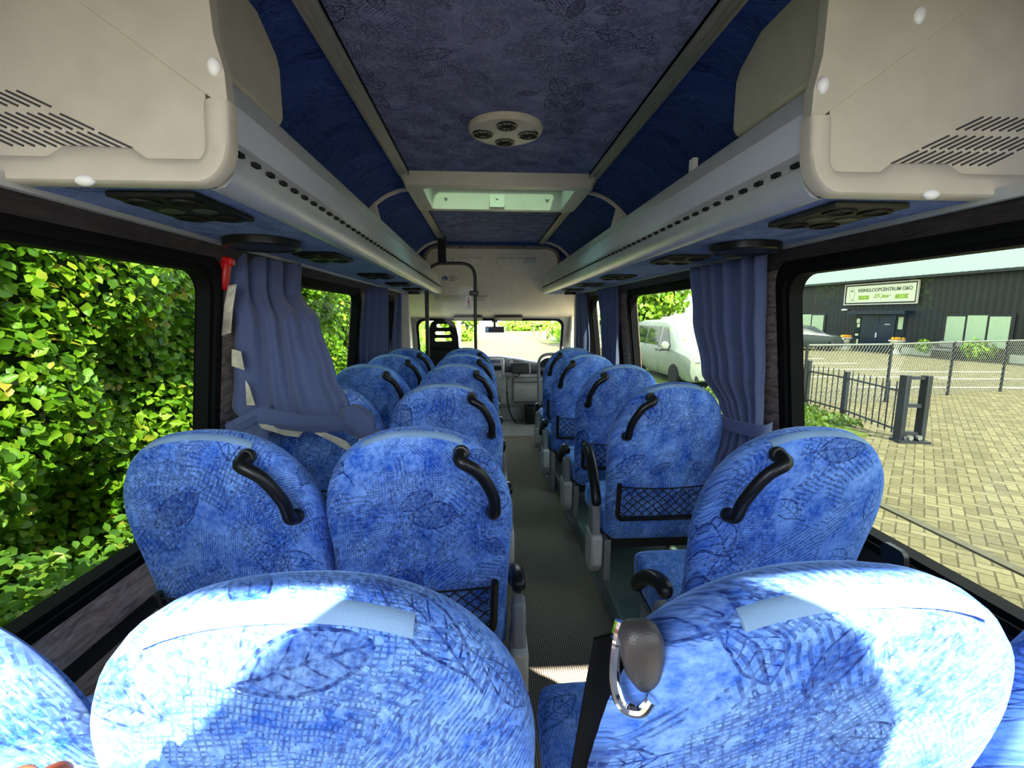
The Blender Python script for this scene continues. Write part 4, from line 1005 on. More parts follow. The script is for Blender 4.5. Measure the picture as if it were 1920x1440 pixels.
# parking bay lines
mb = MB()
for k in range(6):
    mb.box((13.0 + 0.2 * k, 12.2 + 2.2 * k, GZ + 0.014), (4.6, 0.10, 0.006), rz=-0.08)
for k in range(5): mb.box((16.8, 8.0 + 1.9 * k, GZ + 0.014), (4.2, 0.10, 0.006), rz=-0.08)
struct('road_markings', mb, M['stone'])
# ------------------------------------------------------------------ leaves
def leaf_cloud(P, N, size, mats, name, parent=None, extra=None):
    """P positions, N facing directions, one folded leaf of four triangles each"""
    n = len(P); N = N / np.linalg.norm(N, axis=1, keepdims=True)
    a = rng.normal(size=(n, 3)); a[:, 2] -= 0.6
    U = a - N * np.sum(a * N, axis=1, keepdims=True); U /= np.linalg.norm(U, axis=1, keepdims=True)
    W = np.cross(N, U); L = (size * rng.uniform(0.65, 1.2, n))[:, None]; B = L * rng.uniform(0.55, 0.75, n)[:, None]
    c = rng.uniform(-0.05, 0.25, n)[:, None]
    v = np.stack([P - U * L * 0.5, P - U * L * 0.08 + W * B * 0.5 + N * L * c * 0.6, P + U * L * 0.5 - N * L * 0.12, P - U * L * 0.08 - W * B * 0.5 + N * L * c * 0.6, P + U * L * 0.05 - N * L * 0.02,
                  P + U * L * 0.28 + W * B * 0.36 + N * L * c * 0.3, P + U * L * 0.28 - W * B * 0.36 + N * L * c * 0.3], 1).reshape(-1, 3)
    tri = np.array([(0, 4, 1), (1, 4, 5), (5, 4, 2), (2, 4, 6), (6, 4, 3), (3, 4, 0)])
    f = (np.arange(n)[:, None, None] * 7 + tri[None]).reshape(-1, 3)
    tone = np.repeat(np.clip(rng.normal(0.5, 0.24, n), 0, 1), 7)
    nv, nf = len(v), len(f); ev, ef = (np.zeros((0, 3)), []) if extra is None else (np.array(extra.v), extra.f)
    me = bpy.data.meshes.new(name)
    lt = np.concatenate([np.full(nf, 3), np.array([len(q) for q in ef], dtype=int)]).astype(np.int32)
    li = np.concatenate([f.ravel(), np.array([i + nv for q in ef for i in q], dtype=int)]).astype(np.int32)
    q0 = np.zeros(3) if parent is None else np.array(org(parent))
    av = np.concatenate([v, ev]) - q0
    me.vertices.add(len(av)); me.vertices.foreach_set('co', av.ravel())
    me.loops.add(len(li)); me.loops.foreach_set('vertex_index', li)
    me.polygons.add(len(lt)); me.polygons.foreach_set('loop_start', np.concatenate([[0], np.cumsum(lt)[:-1]]).astype(np.int32)); me.polygons.foreach_set('loop_total', lt)
    for m in mats: me.materials.append(m)
    me.polygons.foreach_set('material_index', np.concatenate([np.zeros(nf), np.ones(len(ef))]).astype(np.int32))
    at = me.attributes.new('tone', 'FLOAT', 'POINT'); at.data.foreach_set('value', np.concatenate([tone, np.zeros(len(ev))]).astype(np.float32))
    me.update(); me.validate()
    o = bpy.data.objects.new(name, me); COL.objects.link(o)
    if parent is not None: o.parent = parent
    return o
def lump(y, z): return 0.10 * np.sin(y * 2.3 + z * 1.1) + 0.08 * np.sin(y * 4.9 - z * 3.7 + 1) + 0.06 * np.sin(z * 6.3 + y * 1.7) + 0.05 * np.sin(9.1 * y + 7 * z)
def hedge():
    parts = []; 
    for (y0, y1, n, s) in ((-1.0, 2.6, 26000, 0.058), (2.6, 6.0, 17000, 0.066), (6.0, 16.0, 15000, 0.09)):
        y = rng.uniform(y0, y1, n); z = rng.uniform(-0.35, 2.3, n)
        d = np.abs(rng.normal(0, 0.10, n)); parts.append((np.stack([-1.92 + lump(y, z) - d, y, z], 1), np.full(n, s)))
    P = np.concatenate([p for p, _ in parts]); S = np.concatenate([s for _, s in parts]); n = len(P)
    N = rng.normal(0, 0.55, (n, 3)) + np.array([0.95, -0.25, 0.7])
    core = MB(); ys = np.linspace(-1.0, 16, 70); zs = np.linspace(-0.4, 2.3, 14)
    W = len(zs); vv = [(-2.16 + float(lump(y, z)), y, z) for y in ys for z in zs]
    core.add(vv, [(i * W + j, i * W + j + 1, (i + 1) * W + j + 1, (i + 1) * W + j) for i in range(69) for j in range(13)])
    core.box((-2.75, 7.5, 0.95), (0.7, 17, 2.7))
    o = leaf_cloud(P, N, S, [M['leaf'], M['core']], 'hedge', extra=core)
    tag(o, 'tall clipped green hedge close to the left windows', 'hedge')
    mb = MB()
    for k in range(26):
        a = Vector((-1.86, 0.72 + random.uniform(-0.05, 0.12), 1.37 + random.uniform(-0.06, 0.06))); pts = [a]
        d = Vector((random.uniform(-0.1, 0.3), random.uniform(-1, 1), random.uniform(-0.8, 0.8))).normalized()
        for q in range(5): pts.append(pts[-1] + d * 0.03); d = (d + Vector([random.uniform(-0.5, 0.5) for _ in range(3)])).normalized()
        mb.tube(pts, 0.0018, 4)
    obj('bare_twigs', mb, M['bark'], o)
hedge()
n = 11000; y = rng.uniform(-0.6, 5.5, n); x = rng.uniform(-1.95, -1.38, n); h = rng.uniform(0, 1, n) ** 0.6 * (0.55 + 0.12 * np.sin(y * 5) + 0.35 * (-(x + 1.38)) ** 1.0)
P = np.stack([x, y, -0.38 + h], 1); o = leaf_cloud(P, rng.normal(0, 0.35, (n, 3)) + np.array([0.35, -0.1, 0.9]), np.full(n, 0.058), [M['weed']], 'undergrowth')
tag(o, 'low leafy weeds at the foot of the hedge', 'weeds', kind='stuff')
n = 2600; x = rng.uniform(5.6, 7.25, n); y = rng.uniform(7.7, 11.8, n); keep = x < 6.75 + (y - 7) * 0.12
P = np.stack([x, y, GZ + rng.uniform(0.02, 0.16, n)], 1)[keep]; o = leaf_cloud(P, rng.normal(0, 0.8, (len(P), 3)) + np.array([0, -0.5, 0.3]), np.full(len(P), 0.10), [M['grass']], 'grass')
tag(o, 'rough grass on the verge before the iron fence', 'grass', kind='stuff')
def bush(name, label, cat, c, r, n, size, mat, group=None, trunk=False):
    th = thing(name, label, cat, (c[0], c[1], GZ), group)
    d = rng.normal(size=(n, 3)); d /= np.linalg.norm(d, axis=1, keepdims=True)
    rad = 0.72 + 0.28 * rng.uniform(0, 1, n) ** 0.5; wob = 1 + 0.18 * np.sin(d[:, 0] * 5 + c[0]) * np.cos(d[:, 2] * 6 + c[1]) + 0.1 * np.sin(d[:, 1] * 9)
    P = np.array(c) + d * np.array(r) * (rad * wob)[:, None]
    core = MB(); core.ball(c, tuple(q * 0.72 for q in r), 14, 9)
    leaf_cloud(P, d + rng.normal(0, 0.5, (n, 3)) + np.array([0, 0, 0.5]), np.full(n, size), [mat, M['core']], 'foliage', th, extra=core)
    if trunk:
        mb = MB(); mb.tube([(c[0], c[1], GZ), (c[0] + 0.1, c[1], c[2])], [0.22, 0.14], 8); obj('trunk', mb, M['bark'], th)
    return th
bush('tree', 'bright green tree seen left of the driver headrest', 'tree', (-7.5, 34, 2.6), (3.0, 3.0, 3.6), 2600, 0.45, M['tree'], trunk=True)
bush('tree', 'bright green tree between headrest and pole through the windscreen', 'tree', (-1.9, 37, 1.2), (1.5, 1.5, 2.2), 1600, 0.4, M['tree'], trunk=True)
bush('bush', 'low bush below the tree left of the windscreen pole', 'bush', (-3.2, 22, -0.3), (1.2, 1.6, 0.7), 1200, 0.22, M['tree'])
bush('bush', 'roadside bush at the right end of the windscreen', 'bush', (7.4, 36, 0.4), (2.4, 3.0, 1.5), 1800, 0.35, M['tree'])
bush('bush', 'low green bush beside the wooden posts on the right', 'bush', (5.6, 62, 0.1), (3.4, 3.0, 1.0), 1500, 0.4, M['tree'])
bush('tree', 'tree crown behind the white van at the small right window', 'tree', (7.6, 30, 1.2), (2.6, 2.6, 2.4), 2200, 0.4, M['tree'], trunk=True)
bush('bush', 'leafy hedge end seen above the white van', 'bush', (8.2, 23.5, 2.3), (2.2, 1.6, 1.5), 2200, 0.3, M['tree'])
for i, (x, y) in enumerate(((4.5, 42), (5.0, 41), (5.5, 40))):
    mb = MB(); mb.tube([(x, y, GZ), (x, y, GZ + 1.0)], 0.10, 8); tag(obj('post', mb, M['bark']), ['first', 'second', 'third'][i] + ' wooden roadside post counted from the mirror outward', 'post', 'roadside posts')
mb = MB(); mb.tube([(-1.15, 21, GZ), (-1.15, 21, 3.5)], 0.09, 10); tag(obj('lamp_post', mb, M['white']), 'white lamp post by the road right of the driver headrest', 'lamp post')
flat('lawn', [(-30, 16.2), (-1.75, 16.2), (-0.6, 34), (-0.5, 140), (-30, 140)], GZ + 0.02, M['soil'])
flat('lawn_far', [(4.5, 34), (20, 34), (30, 140), (2.5, 75)], GZ + 0.02, M['soil'])
# ------------------------------------------------------------------ vehicles
def car_body(th, st, mat, name='body', f=lambda p: p):
    """st: (y, halfwidth at sill, halfwidth at belt, halfwidth at roof, z sill, z belt, z roof)"""
    rings = []
    for y, a, b, c, z0, z1, z2 in st:
        h = [(a * 0.9, z0), (a, z0 + 0.12), (b * 1.0, (z0 + z1) / 2), (b, z1), (b * 0.985, z1 + 0.03), (c * 1.04, z2 - 0.10), (c * 0.97, z2 - 0.03), (c * 0.80, z2), (c * 0.3, z2 + 0.015)]
        rings.append([f((x, y, z)) for x, z in h] + [f((-x, y, z)) for x, z in reversed(h)])
    mb = MB(); mb.loft(list(reversed(rings))); return obj(name, mb, mat, th, ang=38)
def wheel(th, c, r, f):
    mb = MB(); mb.lathe([(r * 0.6, -0.10), (r * 0.95, -0.10), (r, -0.07), (r, 0.07), (r * 0.95, 0.10), (r * 0.6, 0.10)], c, 24, axis=(1, 0, 0)); w = obj('wheel', mb, M['tyre'], th)
    mb = MB(); mb.lathe([(r * 0.62, -0.08), (r * 0.62, 0.08), (0.0001, 0.085)], c, 20, axis=(1, 0, 0)); obj('rim', mb, M['galv'], w)
def van():
    vx, vy, g = 6.42, 11.95, GZ; HW = 0.97
    th = thing('van', 'parked white van facing the bus behind the black fence', 'van', (vx, vy + 2.4, g))
    f = lambda p: (vx + p[0], vy + p[1], g + p[2])
    st = [(-0.02, 0.70, 0.72, 0.66, 0.30, 0.55, 0.80), (0.05, 0.84, 0.88, 0.78, 0.25, 0.80, 0.98), (0.25, 0.92, 0.95, 0.84, 0.24, 0.92, 1.04), (0.85, 0.95, 0.965, 0.86, 0.24, 1.0, 1.16), (1.05, 0.955, 0.97, 0.84, 0.24, 1.02, 1.25), (1.75, 0.955, 0.97, 0.78, 0.24, 1.03, 1.78), (2.1, 0.955, 0.97, 0.79, 0.24, 1.03, 1.86), (4.2, 0.955, 0.97, 0.79, 0.26, 1.03, 1.88), (4.72, 0.94, 0.96, 0.77, 0.30, 1.03, 1.84), (4.9, 0.90, 0.93, 0.74, 0.36, 1.0, 1.62), (4.92, 0.88, 0.90, 0.72, 0.40, 0.98, 1.45)]
    b = car_body(th, st, M['paint_white'], f=f)
    def sidex(z): return -(0.955 - max(0, z - 1.06) / 0.72 * 0.144) - 0.012
    def sp(name, ys, z0, z1, mat, par=th):
        mb = MB(); (a0, a1), (b0, b1) = ys
        mb.add([f((sidex(z0), a0, z0)), f((sidex(z0), a1, z0)), f((sidex(z1), b1, z1)), f((sidex(z1), b0, z1))] + [f((sidex(z0) + 0.02, a0, z0)), f((sidex(z0) + 0.02, a1, z0)), f((sidex(z1) + 0.02, b1, z1)), f((sidex(z1) + 0.02, b0, z1))], [(0, 1, 2, 3), (7, 6, 5, 4), (0, 4, 5, 1), (1, 5, 6, 2), (2, 6, 7, 3), (3, 7, 4, 0)]); return obj(name, mb, mat, par)
    sp('front_side_window', ((1.28, 2.12), (1.80, 2.10)), 1.12, 1.68, M['car_glass'])
    sp('sliding_door_window', ((2.25, 3.35), (2.24, 3.33)), 1.12, 1.70, M['car_glass'])
    sp('rear_side_window', ((3.42, 4.70), (3.40, 4.58)), 1.12, 1.70, M['car_glass'])
    mb = MB(); mb.add([f(p) for p in ((-0.80, 1.00, 1.20), (0.80, 1.00, 1.20), (0.70, 1.70, 1.74), (-0.70, 1.70, 1.74), (-0.80, 1.03, 1.18), (0.80, 1.03, 1.18), (0.70, 1.75, 1.74), (-0.70, 1.75, 1.74))], [(0, 1, 2, 3), (7, 6, 5, 4), (0, 4, 5, 1), (1, 5, 6, 2), (2, 6, 7, 3), (3, 7, 4, 0)])
    ws = obj('windscreen', mb, M['screen_glass'], th)
    for px, mt in ((-0.60, M['yellow']), (-0.61, M['white'])):
        mb = MB(); z = 1.32 if mt is M['yellow'] else 1.26; yy = 0.985 + (z - 1.2) / 0.54 * 0.7; mb.lathe([(0.032, 0), (0.032, 0.006), (0.0001, 0.006)], f((px, yy, z)), 12, axis=(0, -0.6, 0.7)); obj('sticker', mb, mt, ws)
    mb = MB(); mb.box(f((0, 0.99, 1.185)), (1.6, 0.05, 0.02)); obj('wiper_cowl', mb, M['black_matt'], th)
    for sx in (-1, 1):
        mb = MB(); mb.add([f(p) for p in ((sx * 0.48, -0.012, 0.70), (sx * 0.86, 0.05, 0.72), (sx * 0.90, 0.20, 0.92), (sx * 0.50, 0.0, 0.86), (sx * 0.48, 0.10, 0.70), (sx * 0.84, 0.2, 0.72), (sx * 0.88, 0.3, 0.92), (sx * 0.50, 0.15, 0.86))], [(0, 1, 2, 3), (7, 6, 5, 4), (0, 4, 5, 1), (1, 5, 6, 2), (2, 6, 7, 3), (3, 7, 4, 0)])
        hl = obj('headlight', mb, M['dkgrey'], th)
        mb = MB(); mb.ball(f((sx * 0.66, 0.03, 0.79)), (0.12, 0.05, 0.055), 12, 8); obj('reflector', mb, M['chrome'], hl)
        mb = MB(); mb.ball(f((sx * 1.08, 1.38, 1.16)), (0.13, 0.06, 0.13), 14, 9); mb.box(f((sx * 1.0, 1.42, 1.10)), (0.14, 0.05, 0.06)); mr = obj('mirror', mb, M['paint_white'], th)
        mb = MB(); mb.box(f((sx * 1.07, 1.37, 1.035)), (0.24, 0.08, 0.04)); obj('mirror_foot', mb, M['black'], mr)
        for yy in (0.95, 3.95): wheel(th, f((sx * 0.90, yy, 0.33)), 0.33, f)
        for yy in (2.02, 2.32): 
            mb = MB(); mb.box(f((sx * 0.985, yy, 0.98)), (0.02, 0.14, 0.04)); obj('door_handle', mb, M['dkgrey'], th)
    mb = MB(); mb.box(f((-0.955, 0.95, 0.36)), (0.05, 0.80, 0.70)); 
    mb = MB(); mb.box(f((0, -0.02, 0.62)), (0.9, 0.03, 0.10)); obj('grille', mb, M['black_matt'], th)
    mb = MB(); mb.box(f((0, 0.015, 0.36)), (1.5, 0.06, 0.13)); obj('lower_intake', mb, M['black_matt'], th)
    mb = MB(); mb.box(f((sidex(1.0) + 0.012, 2.9, 0.90)), (0.02, 3.6, 0.012)); mb.box(f((sidex(1.0) + 0.012, 2.18, 0.72)), (0.02, 0.012, 0.8)); mb.box(f((sidex(1.0) + 0.012, 3.40, 0.72)), (0.02, 0.012, 0.8)); obj('panel_seam', mb, M['dkgrey'], th)
van()
def hatchback(name, label, cx, cy, rot, mat, scale=1.0, plate=True):
    th = thing(name, label, 'car', (cx, cy, GZ)); R = Matrix.Rotation(rot, 3, 'Z')
    def f(p): q = R @ Vector((p[0] * scale, (p[1] - 1.9) * scale, p[2] * scale)); return (cx + q.x, cy + q.y, GZ + q.z)
    st = [(0.0, 0.60, 0.62, 0.56, 0.28, 0.50, 0.66), (0.10, 0.74, 0.78, 0.68, 0.22, 0.62, 0.80), (0.35, 0.82, 0.84, 0.74, 0.2, 0.78, 0.90), (0.95, 0.84, 0.85, 0.72, 0.2, 0.88, 1.02), (1.55, 0.84, 0.85, 0.60, 0.2, 0.92, 1.40), (2.1, 0.84, 0.85, 0.60, 0.2, 0.94, 1.47), (3.2, 0.84, 0.85, 0.58, 0.22, 0.96, 1.44), (3.7, 0.80, 0.82, 0.58, 0.26, 0.98, 1.20), (3.85, 0.74, 0.76, 0.56, 0.32, 0.9, 1.0)]
    car_body(th, st, mat, f=f)
    mb = MB(); mb.add([f(p) for p in ((-0.66, 0.96, 1.0), (0.66, 0.96, 1.0), (0.54, 1.52, 1.39), (-0.54, 1.52, 1.39), (-0.66, 1.0, 0.98), (0.66, 1.0, 0.98), (0.54, 1.56, 1.36), (-0.54, 1.56, 1.36))], [(0, 1, 2, 3), (7, 6, 5, 4), (0, 4, 5, 1), (1, 5, 6, 2), (2, 6, 7, 3), (3, 7, 4, 0)]); obj('windscreen', mb, M['car_glass'], th)
    for sx in (-1, 1):
        mb = MB(); mb.add([f(p) for p in ((sx * 0.80, 1.1, 0.98), (sx * 0.80, 3.1, 1.0), (sx * 0.63, 2.9, 1.36), (sx * 0.64, 1.6, 1.36), (sx * 0.76, 1.1, 0.98), (sx * 0.76, 3.1, 1.0), (sx * 0.6, 2.9, 1.36), (sx * 0.6, 1.6, 1.36))], [(0, 1, 2, 3), (7, 6, 5, 4), (0, 4, 5, 1), (1, 5, 6, 2), (2, 6, 7, 3), (3, 7, 4, 0)]); obj('side_window', mb, M['car_glass'], th)
        mb = MB(); mb.ball(f((sx * 0.62, 0.09, 0.70)), (0.15 * scale, 0.15 * scale, 0.075 * scale), 12, 8); obj('headlight', mb, M['chrome'], th)
        for yy in (0.75, 3.1): wheel(th, f((sx * 0.78, yy, 0.29)), 0.29 * scale, f)
    mb = MB(); mb.box(f((0, 0.0, 0.36)), (1.1 * scale, 0.05, 0.12), rz=rot); obj('lower_intake', mb, M['black_matt'], th)
    if plate:
        mb = MB(); mb.box(f((0, -0.03, 0.50)), (0.50, 0.02, 0.11), rz=rot); obj('number_plate', mb, M['yellow'], th)
hatchback('car', 'dark grey car parked at the left end of the black building', 19.0, 26.4, 1.25, M['paint_dark'])
hatchback('car', 'pale car glimpsed through the small right front window', 6.1, 24.5, 0.0, M['paint_white'], plate=False)
# ------------------------------------------------------------------ the black building
AX = math.atan(0.086)
def B(s, z, d=0.0):
    """s along the facade, d towards the street"""
    n = Vector((-math.cos(AX), -math.sin(AX), 0)); t = Vector((-math.sin(AX), math.cos(AX), 0))
    p = Vector((24.39, 0, 0)) + t * (s * 1.0) + n * d; return (p.x, p.y, z)
S0, S1 = -6.0, 44.0; EZ = 3.30
th = thing('building', 'long black clad shed with mint green corrugated roof', 'building', B(24, GZ))
mb = MB(); v = [B(s, z, d) for d in (0, -8) for s, z in ((S0, GZ), (S1, GZ), (S1, EZ), (S0, EZ))]
mb.add(v, [(0, 1, 2, 3), (7, 6, 5, 4), (0, 4, 5, 1), (2, 6, 7, 3), (1, 5, 6, 2), (3, 7, 4, 0)]); obj('facade', mb, M['clad'], th)
mb = MB(); mb.add([B(s, z, d) for s, z, d in ((S0, EZ + 0.02, 0.35), (S1, EZ + 0.02, 0.35), (S1, EZ + 4.0, -14), (S0, EZ + 4.0, -14), (S0, EZ - 0.03, 0.35), (S1, EZ - 0.03, 0.35), (S1, EZ + 3.9, -14), (S0, EZ + 3.9, -14))], [(0, 1, 2, 3), (7, 6, 5, 4), (0, 4, 5, 1), (1, 5, 6, 2), (2, 6, 7, 3), (3, 7, 4, 0)]); obj('roof', mb, M['mint'], th)
def slab(name, s0, s1, z0, z1, d0, d1, mat, par=None, **k):
    mb = MB(); mb.add([B(s, z, d) for d in (d0, d1) for s, z in ((s0, z0), (s1, z0), (s1, z1), (s0, z1))], [(0, 1, 2, 3), (7, 6, 5, 4), (0, 4, 5, 1), (2, 6, 7, 3), (1, 5, 6, 2), (3, 7, 4, 0)]); return obj(name, mb, mat, th if par is None else par, **k)
slab('eaves', S0, S1, EZ - 0.12, EZ, 0.0, 0.36, M['fence'])
for a, b in ((S0, 18.6), (21.6, 23.4), (26.5, S1)): slab('plinth', a, b, GZ, GZ + 0.36, 0, 0.07, M['concrete'])
def windows(edges, z0, z1, zs=None):
    w = slab('window', edges[0] - 0.1, edges[-1] + 0.1, z0 - 0.1, z1 + 0.1, 0.0, 0.05, M['fence'])
    for i in range(len(edges) - 1): slab('pane', edges[i] + 0.05, edges[i + 1] - 0.05, z0, z1 + (0.05 if i % 2 else 0), 0.0, 0.065, M['blind'], w)
windows([28.72, 29.75, 30.8, 31.9], 0.07, 1.30); windows([18.72, 19.6, 20.5, 21.4], -0.15, 1.24)
slab('canopy', 23.1, 26.6, 1.36, 1.54, 0, 0.5, M['door_blue'])
slab('entrance_surround', 23.4, 26.5, GZ, 1.38, 0, 0.04, M['fence'])
for a, b in ((23.92, 24.86), (24.88, 25.95)):
    d = slab('door', a, b, GZ + 0.02, 1.32, 0.0, 0.08, M['door_blue'])
    if a > 24.5: slab('door_handle', 24.92, 24.98, 0.05, 0.32, 0.08, 0.13, M['white'], d)
    else: slab('letter_slot', 24.2, 24.5, 0.78, 0.82, 0.08, 0.10, M['white'], d)
g = slab('side_light', 26.05, 26.42, GZ + 0.3, 1.2, 0.0, 0.06, M['car_glass'])
for z0, z1, a, b in ((0.85, 1.10, 26.1, 26.3), (0.60, 0.80, 26.08, 26.24), (0.1, 0.22, 26.12, 26.32), (-0.4, -0.1, 26.08, 26.2)): slab('poster', a, b, z0, z1, 0.06, 0.075, M['sign'], g)
g = slab('side_light', 23.46, 23.82, GZ + 0.3, 1.26, 0.0, 0.06, M['car_glass'])
for z0, z1, a, b, m in ((0.55, 1.2, 23.5, 23.76, 'blind'), (-0.55, -0.2, 23.48, 23.8, 'plinth')): slab('poster', a, b, z0, z1, 0.06, 0.075, M[m], g)
mb = MB(); mb.ball(B(27.26, 1.62, 0.06), (0.1, 0.25, 0.07), 12, 8); tag(obj('wall_lamp', mb, M['white']), 'small white oval lamp on the black wall left of the entrance', 'lamp')
# shop sign
sg = thing('shop_sign', 'long pale shop sign with green ribbons above the dark blue doors', 'sign', B(25.0, 2.5, 0.1))
slab('back_board', 22.88, 27.26, 1.93, 3.09, 0.05, 0.12, M['fence'], sg)
mb = MB()
fnB = lambda a, b, d: B(a, b, d)
mb.ring([(22.85, 1.90), (27.29, 1.90), (27.29, 3.11), (22.85, 3.11)], [(22.90, 1.95), (27.24, 1.95), (27.24, 3.06), (22.90, 3.06)], fnB, 0.05, 0.15); obj('white_frame', mb, M['stone'], sg)
slab('panel', 22.98, 27.13, 2.03, 2.98, 0.12, 0.14, M['sign'], sg)
def text(body, s, z, h, mat, name, width=None, shear=0.0):
    cu = bpy.data.curves.new(name, 'FONT'); cu.body = body; cu.size = h; cu.extrude = 0.004; cu.align_x = 'CENTER'; cu.shear = shear; cu.offset = 0.004
    o = bpy.data.objects.new(name, cu); COL.objects.link(o); o.parent = sg; cu.materials.append(mat)
    p = Vector(B(s, z, 0.146)) - org(sg); t = Vector((math.sin(AX), -math.cos(AX), 0)); n = Vector((-math.cos(AX), -math.sin(AX), 0)); u = Vector((0, 0, 1))
    Mx = Matrix((t, u, n)).transposed().to_4x4(); Mx.translation = p; o.matrix_local = Mx
    bpy.context.view_layer.update(); k = width / max(o.dimensions.x, 1e-3) if width else 1.0
    me = bpy.data.meshes.new_from_object(o.evaluated_get(bpy.context.evaluated_depsgraph_get()))
    bpy.data.objects.remove(o); r = bpy.data.objects.new(name, me); COL.objects.link(r); r.parent = sg
    r.matrix_local = Mx @ Matrix.Diagonal((k, 1, 1, 1))
    return r
text('KRINGLOOPCENTRUM O&O', 24.75, 2.63, 0.27, M['sign_ink'], 'shop_name', 3.2)
text('25 jaar', 24.85, 2.28, 0.30, M['sign_green'], 'anniversary_text', 1.05, 0.35)
for a, b, nb, tx in ((26.35, 25.62, 1, '1998'), (24.05, 23.3, -1, '2023')):
    e = 0.12
    poly = [(a, 2.42), (b, 2.42), (b, 2.2), (a, 2.2), (a - 0.1, 2.31)] if nb > 0 else [(a, 2.42), (b, 2.42), (b + 0.1, 2.31), (b, 2.2), (a, 2.2)]
    mb = MB(); mb.prism(poly, fnB, 0.14, 0.146); obj('ribbon', mb, M['sign_green'], sg)
    text(tx, (a + b) / 2, 2.255, 0.15, M['sign_pale'], 'ribbon_year')
mb = MB()
def bt(pts, r=0.010): mb.tube([B(a, b, 0.145) for a, b in pts], r, 5)
bt([(26.75 + 0.22 * math.cos(t) * (0.8 + 0.2 * math.sin(t)), 2.52 + 0.33 * math.sin(t)) for t in [2 * PI * k / 24 for k in range(25)]]); bt([(26.98, 2.2), (26.8, 2.12), (26.6, 2.18), (26.48, 2.1)])
obj('emblem_outline', mb, M['sign_grey'], sg)
mb = MB(); mb.prism([(26.86, 2.68), (26.75, 2.76), (26.66, 2.68)], fnB, 0.14, 0.147); mb.ball(B(26.68, 2.2, 0.143), (0.012, 0.03, 0.03), 8, 5); obj('emblem_mark', mb, M['fence'], sg)
for s_, z, lab in ((26.25, GZ, 'white stone urn with yellow flowers left of the blue doors'), (23.05, GZ, 'white stone urn with yellow flowers right of the blue doors')):
    c = B(s_, z, 0.8); u = thing('flower_urn', lab, 'urn', c, 'stone urns at the entrance')
    mb = MB(); mb.lathe([(0.24, 0), (0.24, 0.06), (0.17, 0.10), (0.07, 0.30), (0.10, 0.36), (0.24, 0.46), (0.27, 0.64), (0.36, 0.70), (0.36, 0.76), (0.0001, 0.74)], c, 18); obj('urn', mb, M['stone'], u)
    mb = MB()
    for k in range(14): a = random.uniform(0, 6.28); r = random.uniform(0, 0.28); mb.ball((c[0] + r * math.cos(a), c[1] + r * math.sin(a), c[2] + 0.80 + random.uniform(0, 0.05)), 0.07, 8, 5)
    obj('flowers', mb, M['yellow'], u)
c = B(19.2, GZ, 0.9); bush('potted_bush', 'round potted bush right of the garden bench before the shed window', 'bush', (c[0], c[1], GZ + 0.55), (0.55, 0.55, 0.42), 700, 0.12, M['tree'])
c = B(21.5, GZ, 1.0); bush('potted_bush', 'small potted bush at the left end of the large shed window', 'bush', (c[0], c[1], GZ + 0.55), (0.3, 0.3, 0.35), 400, 0.1, M['tree'])
pt = thing('garden_bench', 'grey garden bench standing before the large shed window', 'bench', B(20.4, GZ, 1.0))
slab('seat', 19.98, 20.95, GZ + 0.42, GZ + 0.47, 0.8, 1.3, M['grey'], pt); slab('backrest', 19.98, 20.95, GZ + 0.55, GZ + 0.85, 0.75, 0.80, M['grey'], pt)
for a in (20.0, 20.86): slab('leg', a, a + 0.05, GZ, GZ + 0.62, 0.82, 1.28, M['dkgrey'], pt)
# ------------------------------------------------------------------ fences
FP = [(7.28, 9.95), (9.47, 10.15), (11.88, 10.95), (13.88, 11.41), (18.2, 12.4)]
cf = thing('chain_link_fence', 'chain-link fence with top rail before the car park', 'fence', (9.5, 10.2, GZ))
FT = 0.63
for x, y in FP:
    mb = MB(); mb.tube([(x, y, GZ), (x, y, FT + 0.02)], 0.032, 8); obj('post', mb, M['fence'], cf)
mb = MB(); mb.tube([(x, y, FT) for x, y in FP], 0.022, 8); obj('top_rail', mb, M['galv'], cf)
mb = MB(); dist = [0]
for a, b in zip(FP, FP[1:]): dist.append(dist[-1] + math.hypot(b[0] - a[0], b[1] - a[1]))
def fp(u):
    u = max(0, min(u, dist[-1]))
    for i in range(len(FP) - 1):
        if u <= dist[i + 1]: t = (u - dist[i]) / (dist[i + 1] - dist[i]); return (FP[i][0] + (FP[i + 1][0] - FP[i][0]) * t, FP[i][1] + (FP[i + 1][1] - FP[i][1]) * t)
    return FP[-1]
H_ = FT - GZ - 0.06; u = -H_
while u < dist[-1]:
    for d in (1, -1):
        pts = []
        for k in range(7):
            t = k / 6; w_ = u + H_ * 0.62 * t if d > 0 else u + H_ * 0.62 * (1 - t)
            if 0 <= w_ <= dist[-1]: x, y = fp(w_); pts.append((x, y, GZ + 0.04 + H_ * t))
        if len(pts) > 1: mb.tube(pts, 0.0036, 3, cap=False)
    u += 0.085
obj('wire_mesh', mb, M['galv'], cf)
bf = thing('iron_fence', 'low black iron fence with upright bars beside the grass', 'fence', (7.1, 8.5, GZ))
A_, C_, D_ = Vector((7.20, 9.72, 0)), Vector((7.15, 8.57, 0)), Vector((6.80, 7.02, 0))
for p, h in ((A_, 0.31), (C_, 0.20)):
    mb = MB(); mb.box((p.x, p.y, (GZ + h) / 2), (0.07, 0.07, h - GZ)); obj('post', mb, M['fence'], bf, bevel=0.006)
